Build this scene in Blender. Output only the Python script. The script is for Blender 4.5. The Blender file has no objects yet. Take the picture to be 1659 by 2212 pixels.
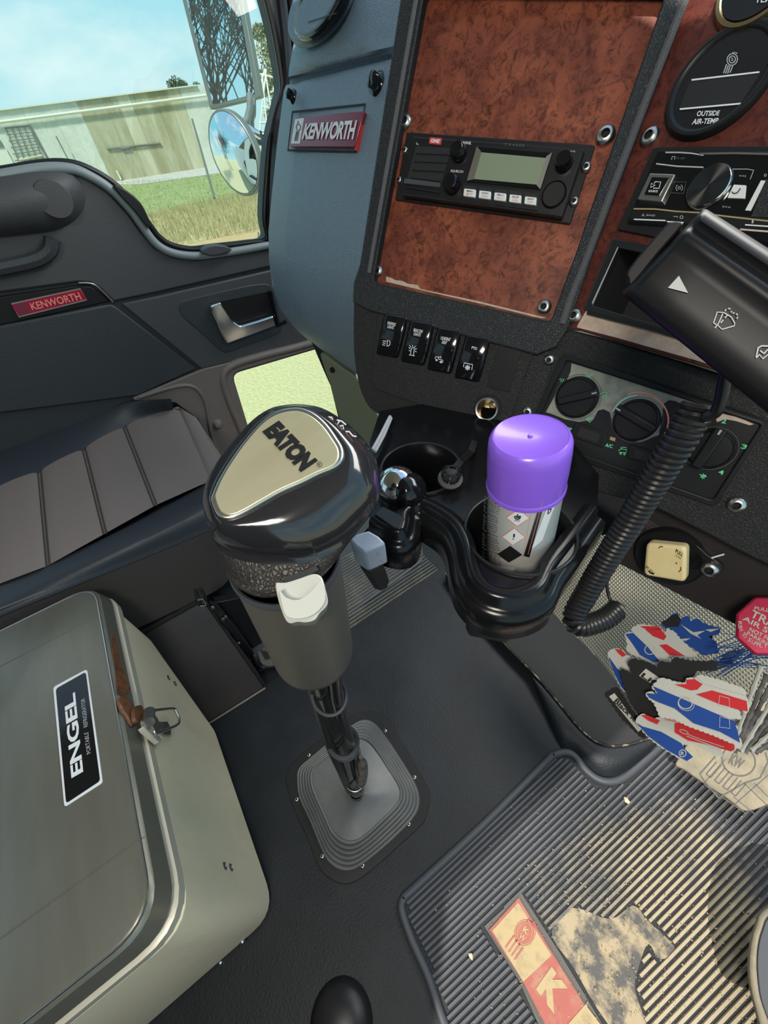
import bpy, bmesh, math, random
import numpy as np
from mathutils import Vector, Matrix
from mathutils.geometry import tessellate_polygon
random.seed(7)
SC = bpy.context.scene
COL = SC.collection

# ------------------------------------------------------------------ camera
F_PX, CX, CY, CAMZ = 861.0, 829.5, 1106.0, 1.0
def nrm(v):
    v = np.array(v, float); return v / np.linalg.norm(v)
_dn = nrm((112.0, 818.0, 861.0)); _fw = nrm((2120.5, -1196.0, 861.0)); _fw = nrm(_fw - _dn * (_fw @ _dn))
_rt = np.cross(_fw, -_dn)
RW = np.array([_rt, _fw, -_dn])                       # camera (right, down, forward) -> world
CAM = np.array([0.0, 0.0, CAMZ])
cd = bpy.data.cameras.new('camera'); cam = bpy.data.objects.new('camera', cd); COL.objects.link(cam)
cd.sensor_fit = 'VERTICAL'; cd.sensor_height = 36.0; cd.lens = F_PX / 2212 * 36
cd.clip_start = 0.02; cd.clip_end = 500
_m = np.column_stack([RW[:, 0], -RW[:, 1], -RW[:, 2]])
cam.matrix_world = Matrix([[*_m[0], 0], [*_m[1], 0], [*_m[2], CAMZ], [0, 0, 0, 1]])
SC.camera = cam

# ------------------------------------------------------------------ light
SC.view_settings.view_transform = 'Standard'; SC.view_settings.look = 'None'
SC.view_settings.exposure = 0.75; SC.view_settings.gamma = 1.0
W = bpy.data.worlds.new('sky'); SC.world = W; W.use_nodes = True
nt = W.node_tree; nt.nodes.clear()
def wn(t, **k):
    n = nt.nodes.new(t)
    for a, b in k.items(): setattr(n, a, b)
    return n
tc = wn('ShaderNodeTexCoord'); sp = wn('ShaderNodeSeparateXYZ'); nt.links.new(tc.outputs['Generated'], sp.inputs[0])
rp = wn('ShaderNodeValToRGB'); nt.links.new(sp.outputs['Z'], rp.inputs[0])
e = rp.color_ramp.elements
e[0].position = 0.0; e[0].color = (0.56, 0.80, 0.85, 1); e[1].position = 0.75; e[1].color = (0.32, 0.55, 0.80, 1)
x_ = e.new(0.25); x_.color = (0.27, 0.66, 0.84, 1)
mp = wn('ShaderNodeMapping'); mp.inputs['Scale'].default_value = (1.0, 1.0, 2.4); nt.links.new(tc.outputs['Generated'], mp.inputs[0])
no = wn('ShaderNodeTexNoise'); no.inputs['Scale'].default_value = 2.1; no.inputs['Detail'].default_value = 6; no.inputs['Roughness'].default_value = .55
nt.links.new(mp.outputs[0], no.inputs['Vector'])
r2 = wn('ShaderNodeValToRGB'); nt.links.new(no.outputs['Fac'], r2.inputs[0]); r2.color_ramp.elements[0].position = .50; r2.color_ramp.elements[1].position = .70
mx = wn('ShaderNodeMixRGB'); nt.links.new(r2.outputs[0], mx.inputs[0]); nt.links.new(rp.outputs[0], mx.inputs[1]); mx.inputs[2].default_value = (.93, .96, .97, 1)
bg = wn('ShaderNodeBackground'); nt.links.new(mx.outputs[0], bg.inputs[0]); bg.inputs[1].default_value = .68
wo = wn('ShaderNodeOutputWorld'); nt.links.new(bg.outputs[0], wo.inputs[0])

sd = bpy.data.lights.new('sun', 'SUN'); sd.energy = 2.9; sd.angle = math.radians(0.6); sd.color = (1, .95, .86)
sun = bpy.data.objects.new('sun', sd); COL.objects.link(sun)
SUNDIR = Vector((-.36, .40, -.84)).normalized()       # direction in which the light travels
sun.rotation_euler = SUNDIR.to_track_quat('-Z', 'Y').to_euler()
def area(name, loc, to, sx, sy, power, color=(1, 1, 1)):
    l = bpy.data.lights.new(name, 'AREA'); l.shape = 'RECTANGLE'; l.size = sx; l.size_y = sy; l.energy = power; l.color = color
    o = bpy.data.objects.new(name, l); COL.objects.link(o); o.location = loc
    o.rotation_euler = (Vector(to) - Vector(loc)).to_track_quat('-Z', 'Y').to_euler(); return o
area('added_mat_fill', (.25, -.35, 1.46), (.25, .2, 0), .25, .25, 5.0, (1, .93, .82))  # added soft fill that brightens the driver mat
area('windscreen_daylight', (-.30, 1.05, 1.50), (-.40, -.30, .25), 1.3, .5, 14.0, (1, .97, .90))

# ------------------------------------------------------------------ pixel rays
def ray(px, py): return RW @ np.array([px - CX, py - CY, F_PX]) / F_PX
def Zp(px, py, z):
    r = ray(px, py); return CAM + r * ((z - CAMZ) / r[2])
def PX(px, py, x):
    r = ray(px, py); return CAM + r * (x / r[0])
def PY(px, py, y):
    r = ray(px, py); return CAM + r * (y / r[1])
class Pl:
    """a real plane: point o, unit normal n turned to the cab's inside"""
    def __init__(s, o, n):
        s.o = np.array(o, float); s.n = nrm(n)
        if (CAM - s.o) @ s.n < 0: s.n = -s.n
    def P(s, px, py, off=0.0):
        r = ray(px, py); o = s.o + s.n * off
        return CAM + r * (((o - CAM) @ s.n) / (r @ s.n))
    def up(s, d): return Pl(s.o + s.n * d, s.n)
def vpdir(x, y): return nrm(RW @ np.array([x - CX, y - CY, F_PX]))
def proj(p):
    c = RW.T @ (np.array(p, float) - CAM); return np.array([CX + F_PX * c[0] / c[2], CY + F_PX * c[1] / c[2]])
def crop(x0, y0, s):
    def f(t):
        a = [tuple(map(float, q.split(','))) for q in t.split()] if isinstance(t, str) else t
        return [(x0 + x * s, y0 + y * s) for x, y in a]
    return f
cA = crop(0, 0, 640/1659); cB = crop(560, 0, 440/1390); cC = crop(780, 240, 560/1659); cD = crop(1200, 0, 459/1659)
cE = crop(0, 540, 640/1659); cG = crop(740, 600, 500/1659); cH = crop(1150, 420, 509/1659); cI = crop(1150, 740, 509/1659)
cJ = crop(420, 850, 440/1659); cK = crop(780, 850, 520/1659); cL = crop(1180, 1230, 479/1659); cM = crop(400, 1150, 500/1659)
cN = crop(560, 1400, 420/1659); cO = crop(0, 1230, 620/1659); cP = crop(0, 1750, 900/1659); cQ = crop(850, 1600, 809/1659)
cS = crop(0, 850, 520/1659); cT = crop(200, 1260, 420/1659); cU = crop(380, 1150, 260/1174); cV = crop(640, 700, 220/1659)
cW = crop(730, 1160, 230/1659); c0 = crop(0, 0, 1)

# ------------------------------------------------------------------ outline helpers
def cat(p, n=6, closed=True):
    """Catmull-Rom through 2D or 3D points"""
    p = [np.array(q, float) for q in p]; N = len(p); out = []
    for i in range(N if closed else N - 1):
        a, b, c, d = (p[(i-1) % N], p[i], p[(i+1) % N], p[(i+2) % N]) if closed else (p[max(i-1, 0)], p[i], p[i+1], p[min(i+2, N-1)])
        for k in range(n):
            t = k / n
            out.append(.5 * ((2*b) + (-a + c)*t + (2*a - 5*b + 4*c - d)*t*t + (-a + 3*b - 3*c + d)*t**3))
    if not closed: out.append(p[-1])
    return out
def rnd(p, r, n=4):
    """round the corners of a polygon"""
    p = [np.array(q, float) for q in p]; N = len(p); out = []
    for i in range(N):
        a, b, c = p[i-1], p[i], p[(i+1) % N]
        d1 = np.linalg.norm(a - b); d2 = np.linalg.norm(c - b); rr = min(r, d1*.48, d2*.48)
        s = b + (a - b)*rr/d1; t = b + (c - b)*rr/d2
        for k in range(n + 1):
            u = k / n; out.append((1-u)**2*s + 2*u*(1-u)*b + u*u*t)
    return out
def ell(c, a, b, ang=0, n=32):
    ca, sa = math.cos(ang), math.sin(ang)
    return [(c[0] + a*math.cos(t)*ca - b*math.sin(t)*sa, c[1] + a*math.cos(t)*sa + b*math.sin(t)*ca) for t in [2*math.pi*k/n for k in range(n)]]

# ------------------------------------------------------------------ materials
def mat(name, col, rough=.5, metal=0.0, bump=None, var=None, coat=0.0, spec=.5, emit=None, trans=0.0, aniso=None):
    m = bpy.data.materials.new(name); m.use_nodes = True; t = m.node_tree; b = t.nodes['Principled BSDF']
    b.inputs['Base Color'].default_value = (*col, 1); b.inputs['Roughness'].default_value = rough; b.inputs['Metallic'].default_value = metal
    b.inputs['Coat Weight'].default_value = coat; b.inputs['Coat Roughness'].default_value = .08; b.inputs['Specular IOR Level'].default_value = spec
    b.inputs['Transmission Weight'].default_value = trans
    if emit: b.inputs['Emission Color'].default_value = (*emit[0], 1); b.inputs['Emission Strength'].default_value = emit[1]
    g = t.nodes.new('ShaderNodeNewGeometry')
    if var:                                            # (other colour, noise scale, low, high)
        n = t.nodes.new('ShaderNodeTexNoise'); n.inputs['Scale'].default_value = var[1]; n.inputs['Detail'].default_value = 6; n.inputs['Roughness'].default_value = .65
        if aniso:
            mpn = t.nodes.new('ShaderNodeMapping'); mpn.inputs['Scale'].default_value = aniso; t.links.new(g.outputs['Position'], mpn.inputs[0]); t.links.new(mpn.outputs[0], n.inputs['Vector'])
        else: t.links.new(g.outputs['Position'], n.inputs['Vector'])
        r = t.nodes.new('ShaderNodeValToRGB'); r.color_ramp.elements[0].position = var[2]; r.color_ramp.elements[1].position = var[3]
        r.color_ramp.elements[0].color = (*col, 1); r.color_ramp.elements[1].color = (*var[0], 1)
        t.links.new(n.outputs['Fac'], r.inputs[0]); t.links.new(r.outputs[0], b.inputs['Base Color'])
    if bump:                                           # (kind, scale, distance)
        if bump[0] == 'v':
            n = t.nodes.new('ShaderNodeTexVoronoi'); n.feature = 'DISTANCE_TO_EDGE'; n.inputs['Scale'].default_value = bump[1]
            w = t.nodes.new('ShaderNodeTexNoise'); w.inputs['Scale'].default_value = bump[1]*.5; t.links.new(g.outputs['Position'], w.inputs['Vector'])
            ad = t.nodes.new('ShaderNodeVectorMath'); ad.operation = 'MULTIPLY_ADD'; t.links.new(w.outputs['Color'], ad.inputs[0]); ad.inputs[1].default_value = (1.2/bump[1],)*3
            t.links.new(g.outputs['Position'], ad.inputs[2]); t.links.new(ad.outputs[0], n.inputs['Vector'])
            cl = t.nodes.new('ShaderNodeMath'); cl.operation = 'MINIMUM'; cl.inputs[1].default_value = .22; t.links.new(n.outputs['Distance'], cl.inputs[0]); out = cl.outputs[0]
        else:
            n = t.nodes.new('ShaderNodeTexNoise'); n.inputs['Scale'].default_value = bump[1]; n.inputs['Detail'].default_value = 4; t.links.new(g.outputs['Position'], n.inputs['Vector']); out = n.outputs['Fac']
        bp = t.nodes.new('ShaderNodeBump'); bp.inputs['Distance'].default_value = bump[2]; bp.inputs['Strength'].default_value = 1.0
        t.links.new(out, bp.inputs['Height']); t.links.new(bp.outputs[0], b.inputs['Normal'])
    return m
M = {}
M['leather'] = mat('grained_black_plastic', (.022, .024, .026), .46, spec=.3, bump=('v', 420, .0012))
M['sidepanel'] = mat('grained_plastic_sky_sheen', (.17, .235, .30), .42, bump=('v', 330, .0016))  # blue sky sheen on black plastic, put into the base colour
M['lowerdash'] = mat('grained_lower_dash', (.020, .020, .020), .5, spec=.3, bump=('v', 480, .001))
M['doorvinyl'] = mat('door_vinyl', (.062, .064, .070), .55, bump=('n', 500, .0006))
M['doordark'] = mat('door_recess_vinyl', (.036, .042, .048), .55, bump=('n', 300, .0008))
M['doorbrown'] = mat('door_lower_moulding', (.17, .142, .13), .5, bump=('n', 40, .001))
M['plastic'] = mat('black_plastic', (.012, .012, .013), .38, spec=.35)
M['gloss'] = mat('gloss_black', (.007, .007, .009), .12, coat=.3, spec=.35)
M['satin'] = mat('satin_black', (.018, .018, .019), .33, spec=.35)
M['matte'] = mat('matte_black', (.012, .012, .013), .7)
M['void'] = mat('dark_firewall', (.010, .010, .012), .8)
M['rubber'] = mat('floor_rubber', (.008, .010, .013), .5, spec=.3, bump=('n', 260, .0007), var=((.016, .020, .024), 7, .35, .75))
M['boot'] = mat('boot_rubber', (.095, .10, .10), .45, var=((.15, .155, .15), 20, .3, .8))
M['matrub'] = mat('mat_rubber', (.050, .056, .066), .55)
M['chrome'] = mat('chrome', (.82, .82, .84), .10, 1.0)
M['steel'] = mat('steel', (.58, .57, .54), .30, 1.0)
M['brass'] = mat('brass_ring', (.62, .50, .28), .28, 1.0)
M['white'] = mat('white_print', (.80, .82, .84), .5)
M['grey'] = mat('grey_print', (.45, .46, .47), .5)
M['fadedgrey'] = mat('faded_print', (.10, .10, .11), .6)
M['green'] = mat('green_print', (.16, .80, .38), .5)
M['red'] = mat('red_print', (.62, .05, .05), .45)
M['blue'] = mat('blue_print', (.03, .11, .40), .6)
M['cyan'] = mat('pale_blue_print', (.30, .62, .60), .5)
M['coral'] = mat('coral_print', (.80, .26, .20), .5)
M['badge'] = mat('badge_red', (.26, .05, .085), .25, metal=.4)
M['badgebright'] = mat('badge_bright_red', (.50, .02, .07), .22, metal=.3, coat=.5)
M['purple'] = mat('purple_plastic', (.27, .12, .78), .30, coat=.2)
M['canwhite'] = mat('can_label', (.80, .80, .78), .32, metal=.1)
M['ivory'] = mat('ivory_plastic', (.43, .43, .39), .18, coat=.5)
M['yellow'] = mat('yellowed_plastic', (.80, .62, .28), .30, var=((.86, .70, .38), 60, .3, .7))
M['lcd'] = mat('lcd', (.23, .27, .18), .35)
M['fabric'] = mat('seat_fabric', (.25, .205, .19), .85, bump=('n', 1400, .0006))
M['bolster'] = mat('seat_leather', (.030, .037, .047), .42, bump=('n', 500, .0004))
M['seatside'] = mat('seat_side_leather', (.050, .045, .043), .5, bump=('n', 300, .0005))
M['lid'] = mat('fridge_lid_steel', (.165, .160, .130), .30, metal=.35, var=((.195, .19, .155), 5, .35, .7), aniso=(1, 6, 1))
M['body'] = mat('fridge_body_steel', (.95, .84, .60), .42, metal=.1, var=((.82, .70, .46), 9, .45, .75), aniso=(1, 1, .35))
M['bodyedge'] = mat('fridge_trim', (.62, .58, .46), .35, metal=.2)
M['rust'] = mat('rusty_plate', (.22, .085, .035), .5, var=((.10, .05, .03), 90, .4, .6))
M['brushed'] = mat('brushed_badge_metal', (.74, .70, .50), .34, .75, var=((.64, .58, .38), 60, .3, .8), aniso=(1, .12, 1))
M['darkbrown'] = mat('pedestal_panel', (.026, .020, .020), .40, var=((.034, .027, .026), 12, .3, .7))
M['tan'] = mat('dusty_rubber', (.27, .23, .155), .8, var=((.17, .15, .11), 30, .35, .65))
M['sand'] = mat('sand_crumb', (.62, .52, .34), .9)
M['dusty'] = mat('dusty_mat_rubber', (.090, .085, .080), .75)
M['cream'] = mat('mat_badge_cream', (.38, .29, .15), .7, var=((.25, .20, .12), 60, .5, .75))
M['matred'] = mat('mat_badge_red', (.33, .09, .07), .7, var=((.36, .20, .13), 50, .48, .8))
M['card'] = mat('card_white', (.46, .435, .37), .7, bump=('n', 900, .0003))
M['cardblack'] = mat('card_black', (.010, .009, .009), .7, spec=.25)
M['cardred'] = mat('card_red', (.50, .018, .022), .7, spec=.25)
M['cardblue'] = mat('card_blue', (.008, .050, .23), .7, spec=.25)
M['foil'] = mat('foil_insulation', (.30, .275, .21), .42, metal=.8)
M['padgrip'] = mat('rubber_grip', (.06, .06, .065), .6)
M['greywood'] = mat('grey_cord', (.18, .16, .14), .8, var=((.06, .05, .05), 60, .4, .6))
M['bracket'] = mat('grey_bracket', (.30, .34, .42), .35, metal=.1, var=((.20, .22, .27), 120, .55, .7))
M['bead'] = mat('frayed_bead', (.14, .135, .14), .8, bump=('n', 1500, .002))
M['sillvinyl'] = mat('sill_vinyl_highlight', (.22, .26, .28), .45)
M['stalk'] = mat('stalk_black', (.009, .009, .011), .42, spec=.22)
M['holder'] = mat('cup_holder_black', (.007, .007, .008), .2, spec=.3)
M['knobgrain'] = mat('grained_knob', (.022, .019, .018), .42, spec=.35, bump=('v', 420, .0009))
M['matbase'] = mat('mat_groove', (.018, .019, .022), .8)
M['headliner_unseen'] = mat('headliner_unseen', (.30, .29, .27), .9)
M['kick'] = mat('kick_panel', (.16, .19, .13), .35)

def glassmat(name, tint, refl=.08, rough=0.0):
    m = bpy.data.materials.new(name); m.use_nodes = True; t = m.node_tree; t.nodes.clear()
    a = t.nodes.new('ShaderNodeBsdfTransparent'); a.inputs[0].default_value = (*tint, 1)
    g = t.nodes.new('ShaderNodeBsdfGlossy'); g.inputs['Roughness'].default_value = rough
    fr = t.nodes.new('ShaderNodeFresnel'); fr.inputs[0].default_value = 1.45
    mi = t.nodes.new('ShaderNodeMixShader'); t.links.new(fr.outputs[0], mi.inputs[0]); t.links.new(a.outputs[0], mi.inputs[1]); t.links.new(g.outputs[0], mi.inputs[2])
    o = t.nodes.new('ShaderNodeOutputMaterial'); t.links.new(mi.outputs[0], o.inputs[0]); return m
M['glass'] = glassmat('window_glass', (.90, .97, .95))
M['peepglass'] = glassmat('peep_glass', (.92, .98, .88))

def burl(name, c1, c2, c3, rough):
    m = bpy.data.materials.new(name); m.use_nodes = True; t = m.node_tree; b = t.nodes['Principled BSDF']; b.inputs['Roughness'].default_value = rough; b.inputs['Specular IOR Level'].default_value = .22
    g = t.nodes.new('ShaderNodeNewGeometry')
    w = t.nodes.new('ShaderNodeTexNoise'); w.inputs['Scale'].default_value = 14; w.inputs['Detail'].default_value = 4; w.inputs['Distortion'].default_value = 1.5; t.links.new(g.outputs['Position'], w.inputs['Vector'])
    n2 = t.nodes.new('ShaderNodeTexNoise'); n2.inputs['Scale'].default_value = 120; n2.inputs['Detail'].default_value = 9; n2.inputs['Roughness'].default_value = .72; n2.inputs['Distortion'].default_value = .8; t.links.new(g.outputs['Position'], n2.inputs['Vector'])
    r1 = t.nodes.new('ShaderNodeValToRGB'); t.links.new(w.outputs['Fac'], r1.inputs[0]); r1.color_ramp.elements[0].position = .32; r1.color_ramp.elements[1].position = .66
    r1.color_ramp.elements[0].color = (*c1, 1); r1.color_ramp.elements[1].color = (*c2, 1)
    r3 = t.nodes.new('ShaderNodeValToRGB'); t.links.new(n2.outputs['Fac'], r3.inputs[0]); r3.color_ramp.elements[0].position = .36; r3.color_ramp.elements[1].position = .54
    r3.color_ramp.elements[0].color = (1, 1, 1, 1); r3.color_ramp.elements[1].color = (0, 0, 0, 1)
    x = t.nodes.new('ShaderNodeMixRGB'); t.links.new(r3.outputs[0], x.inputs[0]); t.links.new(r1.outputs[0], x.inputs[1]); x.inputs[2].default_value = (*c3, 1)
    t.links.new(x.outputs[0], b.inputs['Base Color'])
    bp = t.nodes.new('ShaderNodeBump'); bp.inputs['Distance'].default_value = .0006; bp.inputs['Strength'].default_value = .5; t.links.new(n2.outputs['Fac'], bp.inputs['Height']); t.links.new(bp.outputs[0], b.inputs['Normal'])
    return m
M['burl'] = burl('burl_veneer', (.155, .040, .026), (.345, .098, .052), (.080, .021, .014), .42)
M['burldark'] = burl('burl_veneer_dark', (.085, .022, .018), (.15, .038, .026), (.05, .014, .012), .42)
M['veneeredge'] = mat('worn_backing_and_sun_strip', (.60, .46, .36), .6, var=((.46, .32, .25), 90, .4, .7))  # worn veneer edges; also colours the painted sun strip
M['mirror'] = mat('mirror_glass', (.92, .93, .92), .01, 1.0)

# ------------------------------------------------------------------ objects
WL = {}                                                # world location of every object
def reg(o, loc, parent):
    p = WL[parent.name] if parent else np.zeros(3)
    if parent: o.parent = parent
    o.location = tuple(np.array(loc) - p); WL[o.name] = np.array(loc, float)
def prop(o, label=None, cat=None, group=None, kind=None):
    if label: o['label'] = label
    if cat: o['category'] = cat
    if group: o['group'] = group
    if kind: o['kind'] = kind
    return o
def thing(name, label, cat, loc, group=None, kind=None):
    o = bpy.data.objects.new(name, None); o.empty_display_size = .02; COL.objects.link(o); reg(o, loc, None)
    return prop(o, label, cat, group, kind)
def obj(name, V, Fc, m, parent=None, bevel=0, seg=2, smooth=40, label=None, sub=0):
    V = np.array(V, float); c = (V.min(0) + V.max(0)) / 2
    me = bpy.data.meshes.new(name); me.from_pydata([tuple(v - c) for v in V], [], [tuple(f) for f in Fc]); me.update()
    bm = bmesh.new(); bm.from_mesh(me); bmesh.ops.recalc_face_normals(bm, faces=bm.faces); bm.to_mesh(me); bm.free()
    if smooth:
        for p in me.polygons: p.use_smooth = True
        me.set_sharp_from_angle(angle=math.radians(smooth))
    me.materials.append(M[m] if isinstance(m, str) else m)
    o = bpy.data.objects.new(name, me); COL.objects.link(o); reg(o, c, parent)
    if sub:
        s = o.modifiers.new('s', 'SUBSURF'); s.levels = s.render_levels = sub
    if bevel:
        b = o.modifiers.new('b', 'BEVEL'); b.width = bevel; b.segments = seg; b.limit_method = 'ANGLE'; b.angle_limit = math.radians(50); b.harden_normals = False
    if label: o['label'] = label
    return o
class MB:
    def __init__(s): s.V = []; s.F = []
    def add(s, V, F):
        k = len(s.V); s.V += [np.array(v, float) for v in V]; s.F += [tuple(i + k for i in f) for f in F]; return s
    def build(s, name, m, parent=None, **k): return obj(name, s.V, s.F, m, parent, **k)
def g_prism(top, bot):
    n = len(top); V = list(top) + list(bot)
    F = [tuple(range(n)), tuple(range(2*n-1, n-1, -1))] + [(i, (i+1) % n, n + (i+1) % n, n + i) for i in range(n)]
    return V, F
def g_slab(pl, px, top, bot):
    T = [pl.P(x, y, top) for x, y in px]; B = [t - pl.n*(top - bot) for t in T]; return g_prism(T, B)
def slab(name, pl, px, top, bot, m, parent=None, bevel=0, **k):
    V, Fc = g_slab(pl, px, top, bot); return obj(name, V, Fc, m, parent, bevel=bevel, **k)
def slab_holes(name, pl, px, holes, top, bot, m, parent=None, bevel=0, **k):
    loops = [px] + holes; T3 = [[pl.P(x, y, top) for x, y in l] for l in loops]
    u = nrm(np.cross(pl.n, (0, 0, 1) if abs(pl.n[2]) < .9 else (0, 1, 0))); v = np.cross(pl.n, u)
    tri = tessellate_polygon([[Vector((float(p @ u), float(p @ v), 0)) for p in l] for l in T3])
    V = [p for l in T3 for p in l]; n = len(V); V += [p - pl.n*(top - bot) for p in V]
    Fc = [tuple(t) for t in tri] + [tuple(i + n for i in t[::-1]) for t in tri]; k0 = 0
    for l in T3:
        L = len(l); Fc += [(k0 + i, k0 + (i+1) % L, n + k0 + (i+1) % L, n + k0 + i) for i in range(L)]; k0 += L
    if bevel:                                          # rounded edges as slim rolls along every loop
        for l in T3:
            q = [p - pl.n*bevel*.9 for p in l]; tv, tf = g_tube(q + [q[0]], bevel, 8, False); n0 = len(V); V += tv; Fc += [tuple(i + n0 for i in f) for f in tf]
    k.pop('seg', None); return obj(name, V, Fc, m, parent, **k)
def g_grid(rows, closed=False):
    R_, C_ = len(rows), len(rows[0]); V = [p for r in rows for p in r]
    F = [(r*C_ + c, r*C_ + (c+1) % C_, (r+1)*C_ + (c+1) % C_, (r+1)*C_ + c) for r in range(R_-1) for c in range(C_ if closed else C_-1)]
    return V, F
def g_loft(rings, cap0=True, cap1=True):
    V, F = g_grid(rings, True); n = len(rings[0]); k = len(rings)
    if cap0: F.append(tuple(range(n)))
    if cap1: F.append(tuple(range((k-1)*n, k*n)))
    return V, F
def frame(ax, ref=None):
    ax = nrm(ax); u = np.cross(ax, ref if ref is not None else ((0, 0, 1) if abs(ax[2]) < .9 else (0, 1, 0))); u = nrm(u); return u, np.cross(ax, u), ax
def g_lathe(o, ax, prof, seg=32):
    u, v, a = frame(ax); o = np.array(o, float); V = []; F = []; rings = []
    for r, h in prof:
        if r < 1e-6: rings.append([len(V)]); V.append(o + a*h)
        else:
            rings.append(list(range(len(V), len(V) + seg)))
            V += [o + a*h + r*(math.cos(t)*u + math.sin(t)*v) for t in [2*math.pi*k/seg for k in range(seg)]]
    for A, B in zip(rings, rings[1:]):
        if len(A) == 1 and len(B) == 1: continue
        for i in range(seg):
            j = (i+1) % seg
            if len(A) == 1: F.append((A[0], B[j], B[i]))
            elif len(B) == 1: F.append((A[i], A[j], B[0]))
            else: F.append((A[i], A[j], B[j], B[i]))
    return V, F
def lathe(name, o, ax, prof, m, parent=None, seg=32, **k):
    V, F = g_lathe(o, ax, prof, seg); return obj(name, V, F, m, parent, **k)
def g_tube(pts, r, seg=8, caps=True):
    pts = [np.array(p, float) for p in pts]; n = len(pts); rr = r if hasattr(r, '__len__') else [r]*n
    t = [nrm(pts[min(i+1, n-1)] - pts[max(i-1, 0)]) for i in range(n)]; u, v, _ = frame(t[0]); rings = []
    for i in range(n):
        u = nrm(u - t[i]*(u @ t[i])); v = np.cross(t[i], u)
        rings.append([pts[i] + rr[i]*(math.cos(a)*u + math.sin(a)*v) for a in [2*math.pi*k/seg for k in range(seg)]])
    return g_loft(rings, caps, caps)
def tube(name, pts, r, m, parent=None, seg=8, **k):
    V, F = g_tube(pts, r, seg); return obj(name, V, F, m, parent, **k)
def g_box(c, u, v, w, sx, sy, sz):
    c = np.array(c, float); u, v, w = [np.array(q, float) for q in (u, v, w)]
    T = [c + u*a*sx/2 + v*b*sy/2 + w*sz/2 for a, b in ((-1, -1), (1, -1), (1, 1), (-1, 1))]; return g_prism(T, [p - w*sz for p in T])
def abox(name, a, b, m, parent=None, bevel=0, **k):
    a, b = np.array(a, float), np.array(b, float); c = (a + b)/2; s = np.abs(b - a)
    V, F = g_box(c, (1, 0, 0), (0, 1, 0), (0, 0, 1), *s); return obj(name, V, F, m, parent, bevel=bevel, **k)

# text and drawn marks: flat print lying on a real surface
_tc = {}
def textmesh(s, bold=0.0, sp=1.0):
    key = (s, bold, sp)
    if key not in _tc:
        cu = bpy.data.curves.new('t', 'FONT'); cu.body = s; cu.offset = bold; cu.resolution_u = 3; cu.space_character = sp; cu.align_x = 'CENTER'; cu.space_line = .85
        o = bpy.data.objects.new('t', cu); COL.objects.link(o); bpy.context.view_layer.update()
        me = bpy.data.meshes.new_from_object(o.evaluated_get(bpy.context.evaluated_depsgraph_get()))
        V = np.array([v.co[:2] for v in me.vertices]); F = [tuple(p.vertices) for p in me.polygons]
        bpy.data.objects.remove(o); bpy.data.curves.remove(cu); bpy.data.meshes.remove(me)
        V = (V - V.min(0)) / (V.max(0) - V.min(0)); _tc[key] = (V, F)
    return _tc[key]
def bil(q, s, t):                                      # q = TL, TR, BR, BL ; s right, t up
    q = [np.array(a, float) for a in q]; return (q[3]*(1-s) + q[2]*s)*(1-t) + (q[0]*(1-s) + q[1]*s)*t
def text(name, s, q, fn, m, parent, bold=0.0, sp=1.0, thick=0, **k):
    V, F = textmesh(s, bold, sp); f = fn if callable(fn) else None
    P = [fn(*bil(q, a, b)) for a, b in V]
    return obj(name, P, F, m, parent, smooth=0, **k)
def on(pl, off): return lambda x, y: pl.P(x, y, off)
def g_stroke(px, w, fn, closed=False):
    p = [np.array(a, float) for a in px]; n = len(p); L = []; Rr = []
    for i in range(n):
        a = p[(i-1) % n] if (closed or i) else p[i]; b = p[(i+1) % n] if (closed or i < n-1) else p[i]
        d = b - a; d = d / (np.linalg.norm(d) + 1e-9); nn_ = np.array([-d[1], d[0]])*w/2; L.append(fn(*(p[i] + nn_))); Rr.append(fn(*(p[i] - nn_)))
    V = L + Rr; F = [(i, (i+1) % n, n + (i+1) % n, n + i) for i in range(n if closed else n-1)]; return V, F
def marks(name, lines, w, fn, m, parent, q=None, **k):
    """lines: list of polylines (in px, or in unit coordinates of quad q); first item True closes it"""
    mb = MB()
    for l in lines:
        cl = False
        if l and l[0] is True: cl = True; l = l[1:]
        if q is not None: l = [bil(q, a, b) for a, b in l]
        mb.add(*g_stroke(l, w, fn, cl))
    return mb.build(name, m, parent, smooth=0, **k)
def arc(c, r, a0, a1, n=10, ry=None):
    return [(c[0] + r*math.cos(math.radians(a0 + (a1-a0)*i/n)), c[1] + (ry or r)*math.sin(math.radians(a0 + (a1-a0)*i/n))) for i in range(n+1)]

# screws: one mesh, copied
_u = [2*math.pi*k/16 for k in range(16)]
def screw_mesh(m):
    V, F = g_lathe((0, 0, 0), (0, 0, 1), [(1, 0), (1, .25), (.86, .55), (.6, .72), (.43, .74)], 18)
    me = bpy.data.meshes.new('screw'); me.from_pydata([tuple(v) for v in V], [], F); [setattr(p, 'use_smooth', True) for p in me.polygons]; me.materials.append(M[m]); return me
def socket_mesh():
    V, F = g_lathe((0, 0, 0), (0, 0, 1), [(.45, .73), (.40, .35), (0, .35)], 6)
    me = bpy.data.meshes.new('socket'); me.from_pydata([tuple(v) for v in V], [], F); me.materials.append(M['void']); return me
SCR, SOC = screw_mesh('steel'), socket_mesh()
def screw(pl, px, py, r, parent, off=0.0, name='screw'):
    p = pl.P(px, py, off); u, v, a = frame(pl.n); Rm = Matrix([[*c] for c in np.column_stack([u, v, a])]).to_4x4() @ Matrix.Scale(r, 4)
    o = bpy.data.objects.new(name, SCR); COL.objects.link(o); o.parent = parent; WL[o.name] = p
    o.matrix_basis = Matrix.Translation(Vector(p - WL[parent.name])) @ Rm
    s = bpy.data.objects.new('socket', SOC); COL.objects.link(s); s.parent = o
    return o

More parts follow.
